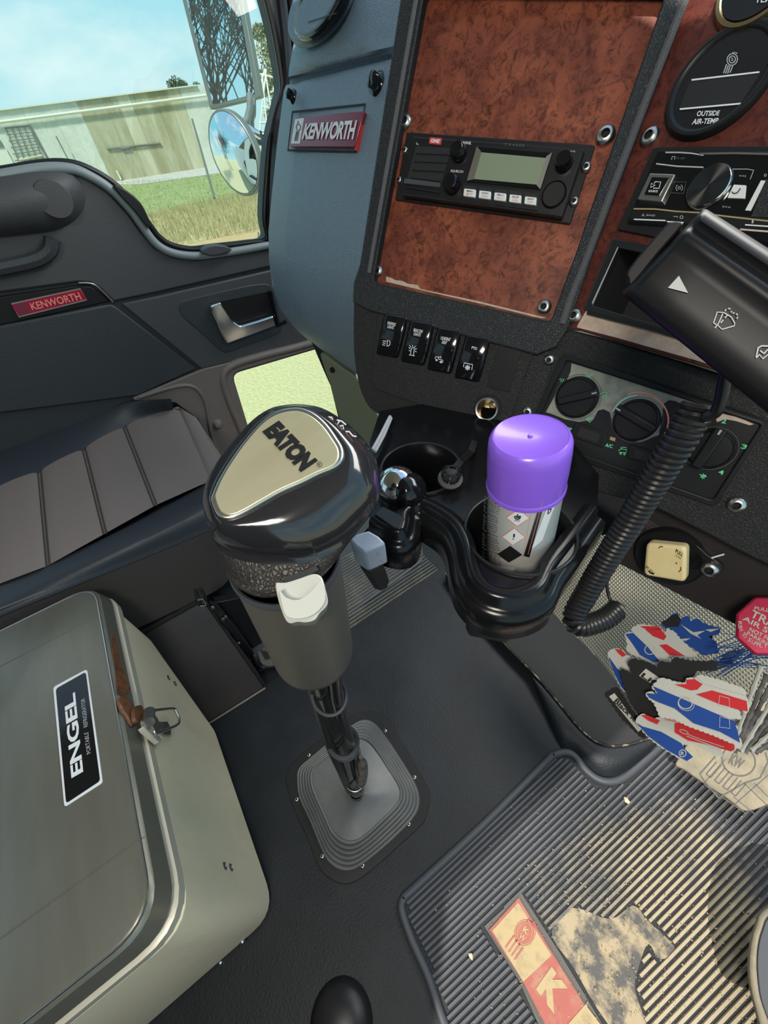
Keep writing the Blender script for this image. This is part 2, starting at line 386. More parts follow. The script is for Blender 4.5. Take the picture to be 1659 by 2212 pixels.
# ------------------------------------------------------------------ planes of the dashboard
u1 = vpdir(-1260, 135); v1 = vpdir(341, 3093); n1 = nrm(np.cross(u1, v1))
if n1[1] > 0: n1 = -n1
P1 = Pl(CAM - n1*.494, n1)                             # centre veneer panel, turned to the driver
n3 = nrm((0, -.878, .479))
P2 = Pl(P1.P(1340, 280), n3)                           # driver's veneer panel
P3 = Pl(CAM + (P1.P(855, 300) - CAM)*1.06, n3)         # passenger side panel
n4 = nrm(n1 + np.array([0, 0, -.12])); P4 = Pl(P1.P(900, 640, .012), n4)
n5 = nrm(n4*.5 + np.array([0, -.92, .33])*.5); P5 = Pl(P4.P(1175, 850), n5)
P6 = Pl(CAM + (P5.P(1420, 1110) - CAM)*1.06, nrm((.12, -.93, .30)))
def rad(pl, x, y, r): return np.linalg.norm(pl.P(x - r, y) - pl.P(x + r, y))/2
DX = -1.25
DOOR = Pl((DX, 0, 0), (1, 0, 0))
FL = Pl((0, 0, 0), (0, 0, 1))

# ------------------------------------------------------------------ setting: floor, firewall, rear wall, passenger door
GZ = -1.5
def struct(o): o['kind'] = 'structure'; return o
struct(abox('floor', (-.535, -1.1, -.03), (.75, 1.0, 0), 'rubber'))
struct(abox('floor_passenger_side', (-1.24, -1.1, -.09), (-.535, 1.0, -.022), 'rubber'))
struct(abox('wall_front', (-1.24, .92, -.05), (.75, .95, .70), 'void'))
struct(abox('wall_rear_unseen', (-1.24, -1.2, -.05), (.66, -1.15, .85), 'doordark'))
struct(abox('wall_rear_unseen', (-.30, -1.2, .85), (.66, -1.15, 1.50), 'doordark'))  # unseen; other half left open so light reaches the dash
struct(abox('wall_right_and_added_section', (.62, -1.1, .58), (.66, -.70, 1.50), 'doordark'))  # unseen section added to keep sun off the floor
struct(abox('wall_right_and_added_section', (.62, -1.1, -.05), (.66, .95, .58), 'doordark'))
struct(abox('ceiling_unseen', (-1.24, -1.15, 1.50), (.66, .24, 1.54), 'headliner_unseen'))  # unseen roof, set low and cut short to shape the sunlight

door = thing('door_1', 'black passenger door with big side window and low peep window', 'door', (DX, .2, 0)); struct(door); del door['category']
# pixel outlines read on the door's own plane x = DX
WIN = [(-60, 372), (0, 367), (90, 352), (150, 351), (195, 365), (245, 395), (290, 440), (320, 480), (345, 512), (375, 530), (420, 538), (470, 532), (540, 524), (576, 515), (571, 470), (576, 380), (584, 300), (602, 225), (610, 185), (600, 110), (584, 30), (560, -60), (520, -400), (-60, -400)]
OUT = [(-700, -700), (-700, 1500), (180, 1420), (760, 1290), (800, 1000), (760, 500), (660, 40), (590, -700)]
PEEP = rnd([(496, 805), (690, 748), (760, 728), (830, 960), (800, 1150), (640, 1240), (560, 1010), (533, 925)], 22)
slab_holes('door_shell', DOOR, OUT, [cat(WIN[:-2], 4, False) + WIN[-2:], PEEP], 0, -.05, 'doordark', door)
slab_holes('outer_skin', DOOR, OUT, [cat(WIN[:-2], 4, False) + WIN[-2:], PEEP], -.055, -.07, 'white', door)
p = slab('window_pane', DOOR, [(x, y) for x, y in WIN], -.02, -.024, 'glass', door)
slab('peep_pane', DOOR, PEEP, -.02, -.024, 'peepglass', door)
# seals
tube('window_seal', cat([DOOR.P(x, y, .002) for x, y in WIN[:-2]], 4, False), .006, 'plastic', door)
tube('peep_seal', [DOOR.P(x, y, .004) for x, y in PEEP + [PEEP[0]]], .006, 'doorbrown', door)
tube('chrome_seal', [DOOR.P(x, y, .006) for x, y in cat([(604, 0), (616, 60), (628, 130), (628, 185)], 4, False)], .003, 'steel', door)
tube('pillar_seal', [DOOR.P(x, y, .012) for x, y in cat([(604, -30), (618, 90), (622, 190), (600, 260), (588, 380), (586, 520)], 4, False)], .012, 'gloss', door)
tube('pillar_seal', [DOOR.P(x, y, .010) for x, y in cat([(632, -30), (645, 90), (652, 190), (630, 300)], 4, False)], .016, 'plastic', door)
# sill roll; its pale highlight is put into the colour
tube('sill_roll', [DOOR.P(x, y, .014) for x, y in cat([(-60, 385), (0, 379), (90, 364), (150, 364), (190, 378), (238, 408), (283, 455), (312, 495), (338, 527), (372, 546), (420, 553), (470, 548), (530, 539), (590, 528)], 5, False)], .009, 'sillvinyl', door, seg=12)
# trim panels between the seams
T1 = [(-60, 392), (150, 372), (186, 384), (232, 414), (276, 462), (305, 503), (333, 535), (372, 556), (420, 563), (590, 538), (600, 572), (470, 602), (340, 632), (262, 648), (246, 652), (216, 622), (196, 611), (170, 609), (0, 632), (-60, 640)]
slab('upper_trim', DOOR, T1, .012, 0, 'doorvinyl', door, bevel=.004)
T2 = [(-60, 716), (240, 657), (252, 664), (425, 797), (340, 836), (300, 855), (0, 893), (-60, 900)]
slab('lower_trim', DOOR, T2, .012, 0, 'doordark', door, bevel=.004)
T3 = [(262, 656), (340, 640), (470, 610), (600, 580), (640, 640), (690, 742), (560, 768), (436, 798)]
slab('handle_trim', DOOR, T3, .012, 0, 'doorvinyl', door, bevel=.004)
T4 = [(-60, 648), (0, 640), (170, 616), (196, 618), (212, 628), (240, 651), (0, 704), (-60, 718)]
slab('badge_trim', DOOR, T4, .009, 0, 'plastic', door, bevel=.003)
tube('trim_edge', [DOOR.P(x, y, .012) for x, y in cat([(170, 611), (196, 612), (214, 622), (244, 652)], 4, False)], .0018, 'steel', door)
# armrest bulge top left
ar = obj('armrest', *g_grid([[DOOR.P(x, y, o) for x, y, o in r] for r in [
    [(-80, 384, .012), (0, 379, .012), (60, 366, .012), (125, 362, .012), (160, 372, .012), (182, 400, .012)],
    [(-80, 400, .055), (0, 396, .055), (60, 384, .055), (120, 380, .05), (158, 390, .04), (184, 420, .012)],
    [(-80, 440, .07), (0, 436, .07), (60, 424, .07), (118, 424, .065), (155, 430, .05), (186, 445, .012)],
    [(-80, 500, .065), (0, 490, .065), (60, 480, .065), (110, 478, .06), (146, 472, .045), (170, 470, .012)],
    [(-80, 520, .02), (0, 512, .02), (60, 505, .02), (110, 500, .02), (135, 492, .015), (150, 485, .012)]]]), 'doorvinyl', door, smooth=80, sub=1)
tube('grip_lip', [DOOR.P(x, y, .03) for x, y in cat([(-60, 590), (20, 575), (80, 560), (108, 540), (112, 515)], 4, False)], .014, 'doordark', door)
lathe('screw_cover', DOOR.P(116, 430, .058), (1, 0, 0), [(0, .004), (.030, .003), (.032, 0)], 'doorvinyl', door, seg=28)
slab('speaker_rim', DOOR, cat([(245, 400), (275, 412), (305, 440), (325, 482), (318, 490), (290, 455), (262, 425)], 4), .03, 0, 'satin', door, bevel=.003)
slab('lock_cap', DOOR, cat([(436, 545), (448, 534), (470, 530), (494, 534), (500, 541), (480, 549), (455, 552)], 4), .034, .005, 'doorvinyl', door, bevel=.004)
# red door badge
bd = slab('badge', DOOR, cE([(60, 300), (450, 215), (490, 280), (105, 378)]), .013, .008, 'badgebright', door, bevel=.001)
marks('badge_rim', [[True] + cE([(63, 302), (450, 217), (487, 279), (106, 375)])], 3, on(DOOR, .0136), 'steel', bd)
slab('badge_crest', DOOR, cE([(80, 306), (138, 292), (166, 352), (112, 366)]), .0134, .012, 'badge', bd)
text('lettering', 'KENWORTH', cE([(165, 298), (440, 236), (460, 278), (180, 338)]), on(DOOR, .0142), 'coral', bd, .02)
# door handle
slab('handle_recess', DOOR, cat(cE([(1000, 310), (1040, 280), (1200, 240), (1450, 190), (1530, 220), (1570, 400), (1560, 470), (1400, 530), (1280, 575), (1230, 560), (1120, 460), (1020, 370)]), 4), .0135, .0, 'doordark', door, bevel=.003)
slab('recess_pocket', DOOR, cE([(1180, 300), (1500, 235), (1530, 370), (1340, 415)]), .0145, .010, 'plastic', door)
hd = slab('door_handle', DOOR, rnd(cE([(1178, 312), (1235, 293), (1270, 345), (1305, 400), (1345, 426), (1440, 398), (1532, 368), (1548, 424), (1430, 470), (1272, 529), (1240, 470), (1212, 405), (1188, 355)]), 4), .034, .018, 'chrome', door, bevel=.004, seg=3, label='chrome handle')
tube('handle_shield', [DOOR.P(x, y, .03) for x, y in cE([(1510, 230), (1530, 320), (1555, 425), (1600, 400)])], .006, 'gloss', door)
# lower moulding and its stud
slab_holes('lower_moulding', DOOR, [(290, 862), (440, 800), (560, 770), (700, 738), (790, 712), (900, 1150), (700, 1350), (440, 1300), (430, 905), (380, 868)], [PEEP], .02, 0, 'doorbrown', door, bevel=.004)
tube('moulding_roll', [DOOR.P(x, y, .016) for x, y in cat([(545, 1000), (520, 930), (492, 860), (482, 815), (500, 790), (560, 770), (640, 750), (700, 732)], 5, False)], .012, 'doorbrown', door, seg=12)
lathe('stud', DOOR.P(470, 916, .02), (1, 0, 0), [(0, .016), (.010, .012), (.016, 0)], 'doorbrown', door, seg=20)
tube('lower_ridge', [DOOR.P(x, y, .02) for x, y in cat([(300, 858), (400, 832), (440, 860), (455, 930), (480, 1010)], 5, False)], .006, 'doorbrown', door, seg=12)

# ------------------------------------------------------------------ dashboard
dash = thing('dashboard', 'angled black grained dashboard with reddish burl veneer panels', 'dashboard', (-.4, .45, .7))
def grid_panel(name, pl, rows, m, parent, **k):
    return obj(name, *g_grid([[pl.P(x, y, o) for x, y, o in r] for r in rows]), m, parent, smooth=80, **k)
def row(l, r, ol, off=0, n=7, yb=0):
    out = []
    for i in range(n):
        t = i/(n-1); e0 = (1 - min(1, t/.22))**2
        out.append((l[0]+(r[0]-l[0])*t, l[1]+(r[1]-l[1])*t, off - ol*e0))
    return out
sp_ = grid_panel('side_panel', P3, [row((622, 196), (862, 134), .0, -.02), row((618, 184), (860, 124), .03, -.004), row((613, 196), (856, 136), .03), row((600, 300), (842, 280), .03), row((587, 420), (822, 400), .03), row((580, 500), (806, 500), .03), row((581, 560), (798, 590), .03, -.001),
    row((588, 620), (792, 650), .03, -.008), row((608, 672), (790, 700), .03, -.022), row((640, 712), (790, 760), .03, -.045), row((677, 744), (790, 818), .03, -.075), row((690, 755), (795, 825), .03, -.12)], 'sidepanel', dash)
obj('side_return', *g_grid([[P3.P(x, y, -.03), P3.P(x, y, -.03) + np.array([-.02, .18, 0]), P3.P(x, y, -.03) + np.array([-.02, .5, -.02])] for x, y in [(622, 190), (600, 300), (587, 420), (580, 500), (588, 620)]]), 'sidepanel', dash, smooth=60)
up = grid_panel('upper_side_panel', P3, [row((700, -120), (905, -140), .03, -.012), row((672, -40), (885, -60), .04, -.004), row((652, 40), (872, 15), .03), row((633, 100), (862, 65), .03), row((624, 150), (858, 98), .02, .002), row((623, 166), (856, 108), .01, -.004), row((626, 172), (856, 114), 0, -.03), row((626, 215), (856, 160), 0, -.04)], 'sidepanel', dash)
# vent
vt = slab('air_vent', P3, ell((690, -2), 112, 54, math.radians(-62), 40), .010, 0, 'sidepanel', dash, bevel=.006)
slab('vent_ring', P3, ell((688, 2), 92, 40, math.radians(-62), 40), .022, .008, 'gloss', vt, bevel=.004)
slab('vent_dish', P3, ell((686, 4), 80, 32, math.radians(-62), 40), .0235, .018, 'sidepanel', vt, bevel=.003)
for k in (-1, 1): marks('vent_vane', [[(686 - 30 + 9*k, 22 + 26*k), (686 + 32 + 9*k, 2 + 26*k)]], 2.5, on(P3, .0245), 'plastic', vt)
# plugs of the side panel
for x, y, r in ((632, 208, .0065), (815, 180, .0085)):
    c = P3.P(x, y, .001); lathe('panel_plug', c, n3, [(r*1.5, -.002), (r*1.35, .001), (r, .003), (r, .010), (0, .012)], 'gloss', dash, seg=20)
# badge in the side panel
marks('badge_recess', [[True] + cB([(228, 765), (722, 712), (655, 1035), (196, 1025)])], 6, on(P3, .0012), 'matte', dash)
pb = slab('side_badge', P3, rnd(cB([(240, 795), (712, 758), (648, 1005), (204, 1000)]), 3), .006, 0, 'badge', dash, bevel=.001, label='wine red metal badge with silver lettering')
slab('badge_side', P3, cB([(700, 764), (716, 762), (662, 1030), (642, 1008)]), .004, 0, 'red', pb)
slab('crest_tile', P3, cB([(244, 812), (304, 806), (274, 980), (216, 980)]), .0065, .005, 'white', pb)
marks('crest', [[True] + arc((267, 868), 15, 0, 360, 14, 22), [(262, 895), (248, 962)], [(270, 895), (258, 962)], [(255, 895), (240, 960)], [(262, 845), (266, 825)], [(274, 846), (282, 828)]], 4*.3165, (lambda x, y: P3.P(*cB([(x, y)])[0], .0070)), 'plastic', pb) if False else marks('crest', [[True] + cB(arc((267, 868), 15, 0, 360, 14, 22)), cB([(262, 895), (248, 962)]), cB([(270, 895), (258, 962)]), cB([(255, 895), (240, 960)]), cB([(262, 845), (266, 825)])], 1.6, on(P3, .0070), 'plastic', pb)
text('lettering', 'KENWORTH', cB([(318, 842), (668, 818), (640, 952), (288, 952)]), on(P3, .0072), 'white', pb, .035, .92)
# kick panel below
KP = Pl(P3.P(730, 800, -.10), (.35, -.93, .1))
slab('kick_panel', KP, cat(cV([(400, 470), (700, 690), (1000, 905), (1180, 1200), (1330, 1500), (1400, 1900), (1300, 2300), (900, 2200), (760, 1700), (640, 1330), (560, 1010), (480, 790), (430, 640)]), 3), 0, -.02, 'kick', dash, bevel=.002)
slab('kick_panel_back', KP.up(-.02), cV([(240, 270), (1000, 780), (1450, 1500), (1500, 2300), (900, 2400), (560, 1010), (440, 740), (330, 480)]), 0, -.01, 'void', dash)
lathe('kick_panel_clip', KP.P(*cV([(595, 745)])[0], 0), KP.n, [(.006, 0), (.005, .004), (0, .005)], 'plastic', dash, seg=10)
# centre panel and frames
HOLE = rnd([(914, -30), (801, 612), (1192, 700), (1243, 560), (1449, -30)], 16)
BZ = [(880, -80), (780, 570), (766, 612), (764, 650), (800, 668), (1160, 762), (1200, 745), (1224, 706), (1272, 562), (1486, -10), (1508, -80)]
slab_holes('centre_frame', P1, BZ, [HOLE], .014, -.03, 'leather', dash, bevel=.0022)
tube('frame_bead', [P1.P(x, y, .0145) for x, y in [(902, -20), (797, 590)]], .0026, 'bead', dash)
tube('frame_bead', [P1.P(x, y, .0135) for x, y in cat([(1487, -20), (1375, 270), (1266, 560), (1238, 630), (1214, 700)], 5, False)], .0034, 'bead', dash)
wp = slab('centre_veneer_panel', P1, [(900, -60), (790, 620), (1200, 715), (1255, 560), (1470, -60)], 0, -.012, 'burl', dash, label='glossy red-brown burl veneer panel')
slab('worn_edge', P1, cC([(160, 1058), (160, 1092), (400, 1150), (760, 1232), (1150, 1326), (1190, 1325), (1160, 1316), (960, 1268), (760, 1218), (540, 1172), (380, 1138), (360, 1112), (300, 1105), (260, 1085), (220, 1082), (190, 1066)]), .0012, 0, 'veneeredge', wp)
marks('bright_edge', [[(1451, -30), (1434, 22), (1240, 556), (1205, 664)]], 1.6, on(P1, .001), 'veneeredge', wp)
for x, y, r in ((877, 265, .0075), (1308, 295, .0085), (818, 586, .0068), (1176, 664, .0075)): screw(P1, x, y, r, dash)
CUB = rnd([(1323, 518), (1840, 618), (1780, 828), (1262, 665)], 5)
CUBI = rnd([(1334, 532), (1800, 624), (1745, 804), (1277, 662)], 6)
slab_holes('driver_veneer_panel', P2, rnd([(1470, -80), (1247, 560), (1222, 704), (1506, 786), (2000, 935), (2300, -80)], 14), [CUBI], 0, -.01, 'burldark', dash, label='darker burl veneer panel')
slab('painted_sun_strip', P2, [(1266, 672), (1360, 690), (1440, 712), (1506, 736), (1900, 850), (1900, 900), (1506, 779), (1330, 729), (1246, 707), (1250, 698)], .0008, 0, 'veneeredge', dash, label='pale strip of sunlight painted on the veneer')  # sunlight along the lower veneer, put in as a pale slab
for x, y, r in ((1405, 297, .0075), (1243, 683, .0072)): screw(P2, x, y, r, dash)
obj('frame_return', *g_grid([[P1.P(x, y, .010), P1.P(x, y, .010) + np.array([-.01, .07, .005]), P1.P(x, y, .010) + np.array([-.01, .20, .01])] for x, y in [(884, -140), (850, 130), (784, 570), (770, 612), (768, 650)]]), 'leather', dash, smooth=60)
slab('panel_back', P1, [(930, -160), (830, 590), (1170, 660), (1400, 0), (1440, -160)], -.032, -.05, 'matte', dash)
# storage cubby
cub = thing('storage_cubby', 'open black rectangular cubby below the car stereo', 'compartment', P2.P(1500, 650))
slab_holes('frame', P2, CUB, [CUBI], .004, -.006, 'satin', cub, bevel=.0012)
for a, b in zip(CUBI, CUBI[1:] + CUBI[:1]): pass
V, Fc = g_grid([[P2.P(x, y, 0) for x, y in CUBI], [P2.P(x, y, 0) - n3*.07 for x, y in CUBI]], True); Fc.append(tuple(range(len(CUBI), 2*len(CUBI))))
obj('pocket', V, Fc, 'matte', cub)
marks('inner_edge', [[(1335, 534), (1279, 655)]], 2, on(P2, .0045), 'grey', cub)
marks('sill', [[(1268, 674), (1400, 708), (1760, 812)]], 9, on(P2, .0042), 'plastic', cub)
# lower dash
SOCK = ell((1053.5, 883), 23, 24, 0, 24)
lw = slab_holes('lower_dash', P4, cat([(766, 634), (764, 700), (766, 770), (778, 838), (800, 882), (830, 899)], 4, False) + cat([(860, 903), (940, 930), (1023, 958), (1110, 1000), (1160, 1010), (1190, 860), (1212, 800), (1180, 752)], 4, False) + [(1172, 712), (800, 632)], [SOCK], 0, -.05, 'lowerdash', dash, bevel=.0)
lh = slab('lower_dash_heater_side', P5, cat([(1176, 750), (1200, 738), (1226, 712)], 4, False) + cat([(1300, 730), (1506, 792), (1800, 890)], 3, False) + cat([(1900, 1330), (1659, 1222), (1500, 1140), (1400, 1092), (1300, 1066), (1180, 1020), (1100, 1000)], 4, False) + [(1150, 850)], 0, -.05, 'lowerdash', dash, bevel=.006, seg=3)
sw = slab_holes('switch_panel', P4, rnd(cG([(268, 165), (1395, 450), (1330, 620), (1215, 960), (1190, 1045), (960, 1048), (240, 795), (200, 740)]), 12), [SOCK], .0022, -.002, 'lowerdash', dash, bevel=.0012)
for x, y, r in ((1187, 777, .0058), (1592, 1089, .0075), (1140, 889, .0058)): screw(P4 if x < 1200 else P5, x, y, r, dash)
def rocker(q, prof):
    q = cG(q); TLc, TR, BR, BL = q; rows = []; n = 9
    for i in range(n):
        t = i/(n-1); off = .004 + .0065*math.sin(math.pi*(.08 + .84*t))
        rows.append([P4.P(*bil(q, s, 1-t), off - (.0022 if s in (0, 1) else 0)) for s in (0, .1, .5, .86, 1)])
    base = [[P4.P(*bil(q, s, 1-i/(n-1)), 0) for s in (0, 1)] for i in range(n)]
    V, F = g_grid(rows); k = len(V); V = list(V); nb = []
    rim = [(0, j) for j in range(5)] + [(i, 4) for i in range(1, n)] + [(n-1, j) for j in range(3, -1, -1)] + [(i, 0) for i in range(n-2, 0, -1)]
    for (i, j) in rim: nb.append(len(V)); V.append(P4.P(*bil(q, (0, .1, .5, .86, 1)[j], 1-i/(n-1)), 0))
    for a in range(len(rim)):
        b = (a+1) % len(rim); F.append((rim[a][0]*5+rim[a][1], rim[b][0]*5+rim[b][1], nb[b], nb[a]))
    return obj('rocker_switch', V, F, 'gloss', sw, smooth=50, bevel=.0022)
RK = [([(300, 250), (470, 278), (398, 578), (240, 548)], 'DRIVING\nLIGHTS', [(325, 312), (385, 325), (368, 372), (315, 358)]),
      ([(488, 298), (662, 325), (588, 632), (416, 600)], 'BEACON\nLIGHTS', [(512, 362), (577, 375), (560, 424), (502, 410)]),
      ([(682, 348), (858, 376), (780, 692), (604, 658)], 'LOADING\nLIGHT', [(706, 418), (778, 432), (752, 482), (700, 468)]),
      ([(884, 402), (1068, 430), (980, 752), (800, 716)], 'PTO', [(928, 490), (967, 500), (962, 520), (924, 510)])]
rk = []
for q, s, tq in RK:
    r_ = rocker(q, None); rk.append(r_); text('lettering', s, cG(tq), on(P4, .0113), 'white', r_, .02)
sy = lambda L, w, r_: marks('symbol', [([True] + cG(l[1:])) if l[0] is True else cG(l) for l in L], w, on(P4, .0114), 'white', r_)
sy([[(288, 452), (312, 456)], [(286, 466), (309, 470)], [(284, 480), (306, 484)], [True, (322, 448), (318, 492)] + [(328, 490), (338, 480), (341, 466), (336, 452)]], 1.5, rk[0])
sy([[(486, 555), (492, 515), (500, 500), (510, 502), (513, 515), (508, 558)], [(476, 552), (516, 560)], [(474, 500), (486, 508)], [(480, 484), (490, 498)], [(502, 482), (503, 494)], [(524, 490), (514, 500)], [(532, 510), (518, 512)], [(474, 522), (486, 522)], [(518, 526), (530, 532)]], 1.4, rk[1])
sy([[(662, 580), (668, 566), (686, 568), (690, 584), (720, 592), (718, 606), (694, 602)], [True] + arc((674, 590), 6, 0, 330, 8), [True] + arc((706, 604), 6, 0, 330, 8), [(686, 566), (710, 576), (700, 560)]], 1.5, rk[2])
sy([[(866, 640), (872, 610), (932, 622), (926, 660)], [True] + arc((896, 644), 11, 0, 336, 10), [True] + arc((896, 644), 4, 0, 300, 6)] + [[(896 + 12*math.cos(a), 644 + 12*math.sin(a)), (896 + 20*math.cos(a), 644 + 20*math.sin(a))] for a in [k*math.pi/4 for k in range(8)]], 1.6, rk[3])
slab('blank_plate', P4, rnd(cG([(1128, 455), (1292, 494), (1190, 822), (1030, 780)]), 3), .0034, .001, 'satin', sw, bevel=.0004)
text('moulded_mark', 'SRS', cB([(1300, 1710), (1360, 1690), (1362, 1716), (1304, 1740)]), on(P1, .0006), 'fadedgrey', dash) if False else None

# power socket with its rubber plug on a strap
ps = thing('power_socket', 'chrome-rimmed power socket under the rocker switches with hanging rubber plug', 'socket', P4.P(1053, 883))
c = P4.P(1053, 883, .002); R_ = rad(P4, 1053, 883, 25)
lathe('rim', c, P4.n, [(R_*.80, -.001), (R_*.82, .004), (R_*.96, .0045), (R_*1.02, .001)], 'steel', ps, label='bright metal rim')
lathe('barrel', c, P4.n, [(R_*.82, .002), (R_*.80, -.028), (R_*.3, -.03), (R_*.3, -.022), (0, -.021)], 'brass', ps)
lathe('strap_ring', c, P4.n, [(R_*1.02, .001), (R_*1.2, .001), (R_*1.22, -.002)], 'plastic', ps)
CUPZ = .72
a = P4.P(*cG([(1000, 1030)])[0], .004); b = P4.P(*cG([(960, 1130)])[0], .006); c2 = Zp(*cG([(925, 1240)])[0], CUPZ + .03); c3 = Zp(*cG([(850, 1310)])[0], CUPZ + .016); d = Zp(*cG([(800, 1370)])[0], CUPZ + .012)
V = []; path = [a, b, c2, c3, d]
for k, q in enumerate(path):
    t = nrm(path[min(k+1, 4)] - path[max(k-1, 0)]); s = nrm(np.cross(t, nrm(CAM - q)))*.0034; nn_ = nrm(CAM - q)*.0012; V.append([q + s + nn_, q - s + nn_, q - s - nn_, q + s - nn_])
obj('strap', *g_loft(V), 'satin', ps, smooth=30)
pc = Zp(*cG([(772, 1440)])[0], CUPZ + .008); ax = nrm((.25, -.1, 1)); rr = .0125
pl_ = lathe('plug', pc, ax, [(0, -.002), (rr, -.001), (rr, .001), (rr*.55, .003), (rr*.55, .008), (0, .008)], 'padgrip', ps, seg=24)
u_, v_, _ = frame(ax)
for k in range(7):
    t = 2*math.pi*k/7; d_ = math.cos(t)*u_ + math.sin(t)*v_; q = pc + d_*rr*.52
    obj('prong', *g_loft([[q + np.cross(ax, d_)*w*.0028 + d_*o for w, o in ((-1, 0), (1, 0), (1, .0016), (-1, .0016))], [q + ax*.010 + d_*.002 + np.cross(ax, d_)*w*.0028 + d_*o for w, o in ((-1, 0), (1, 0), (1, .0016), (-1, .0016))], [q + ax*.015 - d_*.002 + np.cross(ax, d_)*w*.002 + d_*o for w, o in ((-1, 0), (1, 0), (1, .001), (-1, .001))]]), 'plastic', pl_, smooth=0)

# ------------------------------------------------------------------ heater controls
ht = thing('heater_control_panel', 'worn black heater panel with three round knobs and green symbols', 'control panel', P5.P(1420, 930))
HP = rnd(cI([(215, 85), (1660, 560), (1290, 1150), (560, 900), (-60, 690)]), 14)
HI = rnd(cI([(232, 112), (1632, 572), (1278, 1122), (560, 870), (-30, 660)]), 12)
slab_holes('bezel', P5, HP, [HI], .004, -.004, 'plastic', ht, bevel=.0015)
slab('plate', P5, HI, .0008, -.004, 'satin', ht)
slab('worn_film', P5, cI([(275, 145), (420, 190), (700, 280), (900, 345), (1240, 452), (1236, 500), (1180, 490), (1100, 462), (1010, 412), (960, 405), (925, 430), (905, 560), (890, 650), (760, 700), (640, 680), (570, 600), (545, 490), (500, 468), (460, 480), (430, 540), (330, 560), (230, 540), (130, 500), (95, 490), (160, 370), (230, 300), (270, 200)]), .0014, 0, mat('worn_heater_film', (.32, .33, .27), .45, var=((.19, .20, .17), 60, .40, .66)), ht, label='greenish grey worn film')
slab('worn_film', P5, cI([(1330, 500), (1420, 520), (1500, 548), (1560, 575), (1530, 582), (1430, 552), (1360, 540), (1300, 560), (1290, 530)]), .0014, 0, 'veneeredge', ht)
def knob(cx, cy, rp, b0, b1, bw, h=.012):
    q = cI([(cx, cy)])[0]; c = P5.P(*q, .001); r = rad(P5, *q, rp*.3068)
    k = lathe('control_knob', c, P5.n, [(0, h*.55), (r*.86, h*.5), (r*.9, h*.62), (r*.97, h*.5), (r, .0)], 'plastic', ht, seg=40)
    a, b = [P5.P(*t, .001 + h) for t in cI([b0, b1])]; d = nrm(b - a); w = nrm(np.cross(P5.n, d))*(rad(P5, *q, bw*.3068))
    obj('grip_bar', *g_prism([a - w*.8, b - w*.8, b + w*.8, a + w*.8], [p - P5.n*h*.6 for p in (a - w, b - w, b + w, a + w)]), 'plastic', k, bevel=.0012)
    e = b - (b - a)*.12; obj('pointer', *g_prism([e - w*.15 + P5.n*.0004, b - w*.15 + P5.n*.0004, b + w*.15 + P5.n*.0004, e + w*.15 + P5.n*.0004], [e - w*.15, b - w*.15, b + w*.15, e + w*.15]), 'grey', k, smooth=0)
    marks('ring', [[True] + [tuple(proj(c + P5.n*.0005 + r*1.08*(math.cos(t)*frame(P5.n)[0] + math.sin(t)*frame(P5.n)[1]))) for t in [2*math.pi*i/36 for i in range(36)]]], 1.2, on(P5, .0018), 'fadedgrey', ht)
    return c, r
knob(318, 385, 150, (178, 418), (452, 352), 30); k2 = knob(735, 545, 168, (850, 615), (590, 462), 36); knob(1255, 745, 178, (1150, 880), (1330, 615), 52)
def hm(L, m='green', w=1.3, nm='symbol'): marks(nm, [([True] + cI(l[1:])) if l[0] is True else cI(l) for l in L], w, on(P5, .0022), m, ht)
hm([[(190, 262), (200, 254), (206, 270), (196, 276)], [(212, 252), (220, 262), (212, 274)]]); hm([[(372, 212), (384, 226)], [(392, 236), (408, 240), (416, 226), (426, 222)], [(380, 238), (392, 228)]])
hm([[(480, 362), (500, 348), (526, 352), (520, 370), (490, 376)], [(484, 388), (500, 380), (512, 392), (526, 376)]]); hm([[(380, 540), (402, 530), (424, 542), (404, 562), (380, 540)], [(392, 546), (412, 548)]])
hm([[(606, 760), (628, 748), (664, 756), (660, 776), (610, 772)], [(620, 742), (640, 736), (664, 742)], [True] + arc((622, 782), 6, 0, 320, 6), [True] + arc((648, 786), 6, 0, 320, 6)])
hm([[(962, 912), (980, 898), (1016, 906), (1012, 930), (966, 922)], [True] + arc((976, 932), 6, 0, 320, 6), [True] + arc((1000, 936), 6, 0, 320, 6), [(990, 908), (1008, 914)]])
hm([[(1178, 928), (1196, 936), (1188, 950)], [(1204, 922), (1202, 936), (1222, 934)], [(1226, 944), (1206, 942), (1210, 958)], [(1196, 960), (1200, 944), (1182, 946)]], w=2.2)
for s, q in (('2', [(1336, 532), (1370, 540), (1362, 572), (1328, 566)]), ('3', [(1476, 714), (1518, 722), (1508, 752), (1466, 746)]), ('4', [(1318, 894), (1352, 902), (1342, 932), (1306, 924)]), ('A/C', [(518, 708), (570, 720), (562, 744), (510, 732)]), ('OFF', [(228, 590), (280, 602), (276, 622), (222, 610)])):
    text('lettering', s, cI(q), on(P5, .0022), 'green', ht, .02)
hm([[(k2[0] is None and 0 or 665 + 0, 362)] and cc for cc in [arc((745, 550), 190, 200, 268, 12, 178)]], 'cyan', 3.4, 'cold_arc')
hm([arc((752, 548), 206, 248, 300, 10, 198) + arc((752, 548), 206, 300, 398, 14, 190)], 'coral', 3.6, 'hot_arc')
for q in ([(300, 556), (532, 640), (496, 742), (262, 660)], [(690, 716), (920, 790), (880, 880), (660, 812)]):
    bt = slab('push_button', P5, rnd(cI(q), 3), .0032, .001, 'plastic', ht, bevel=.0008); cx_ = sum(a for a, b in q)/4; cy_ = sum(b for a, b in q)/4
    slab('button_window', P5, cI([(cx_ + (a-cx_)*.62, cy_ + (b-cy_)*.62) for a, b in q]), .0037, .003, 'matte', bt)
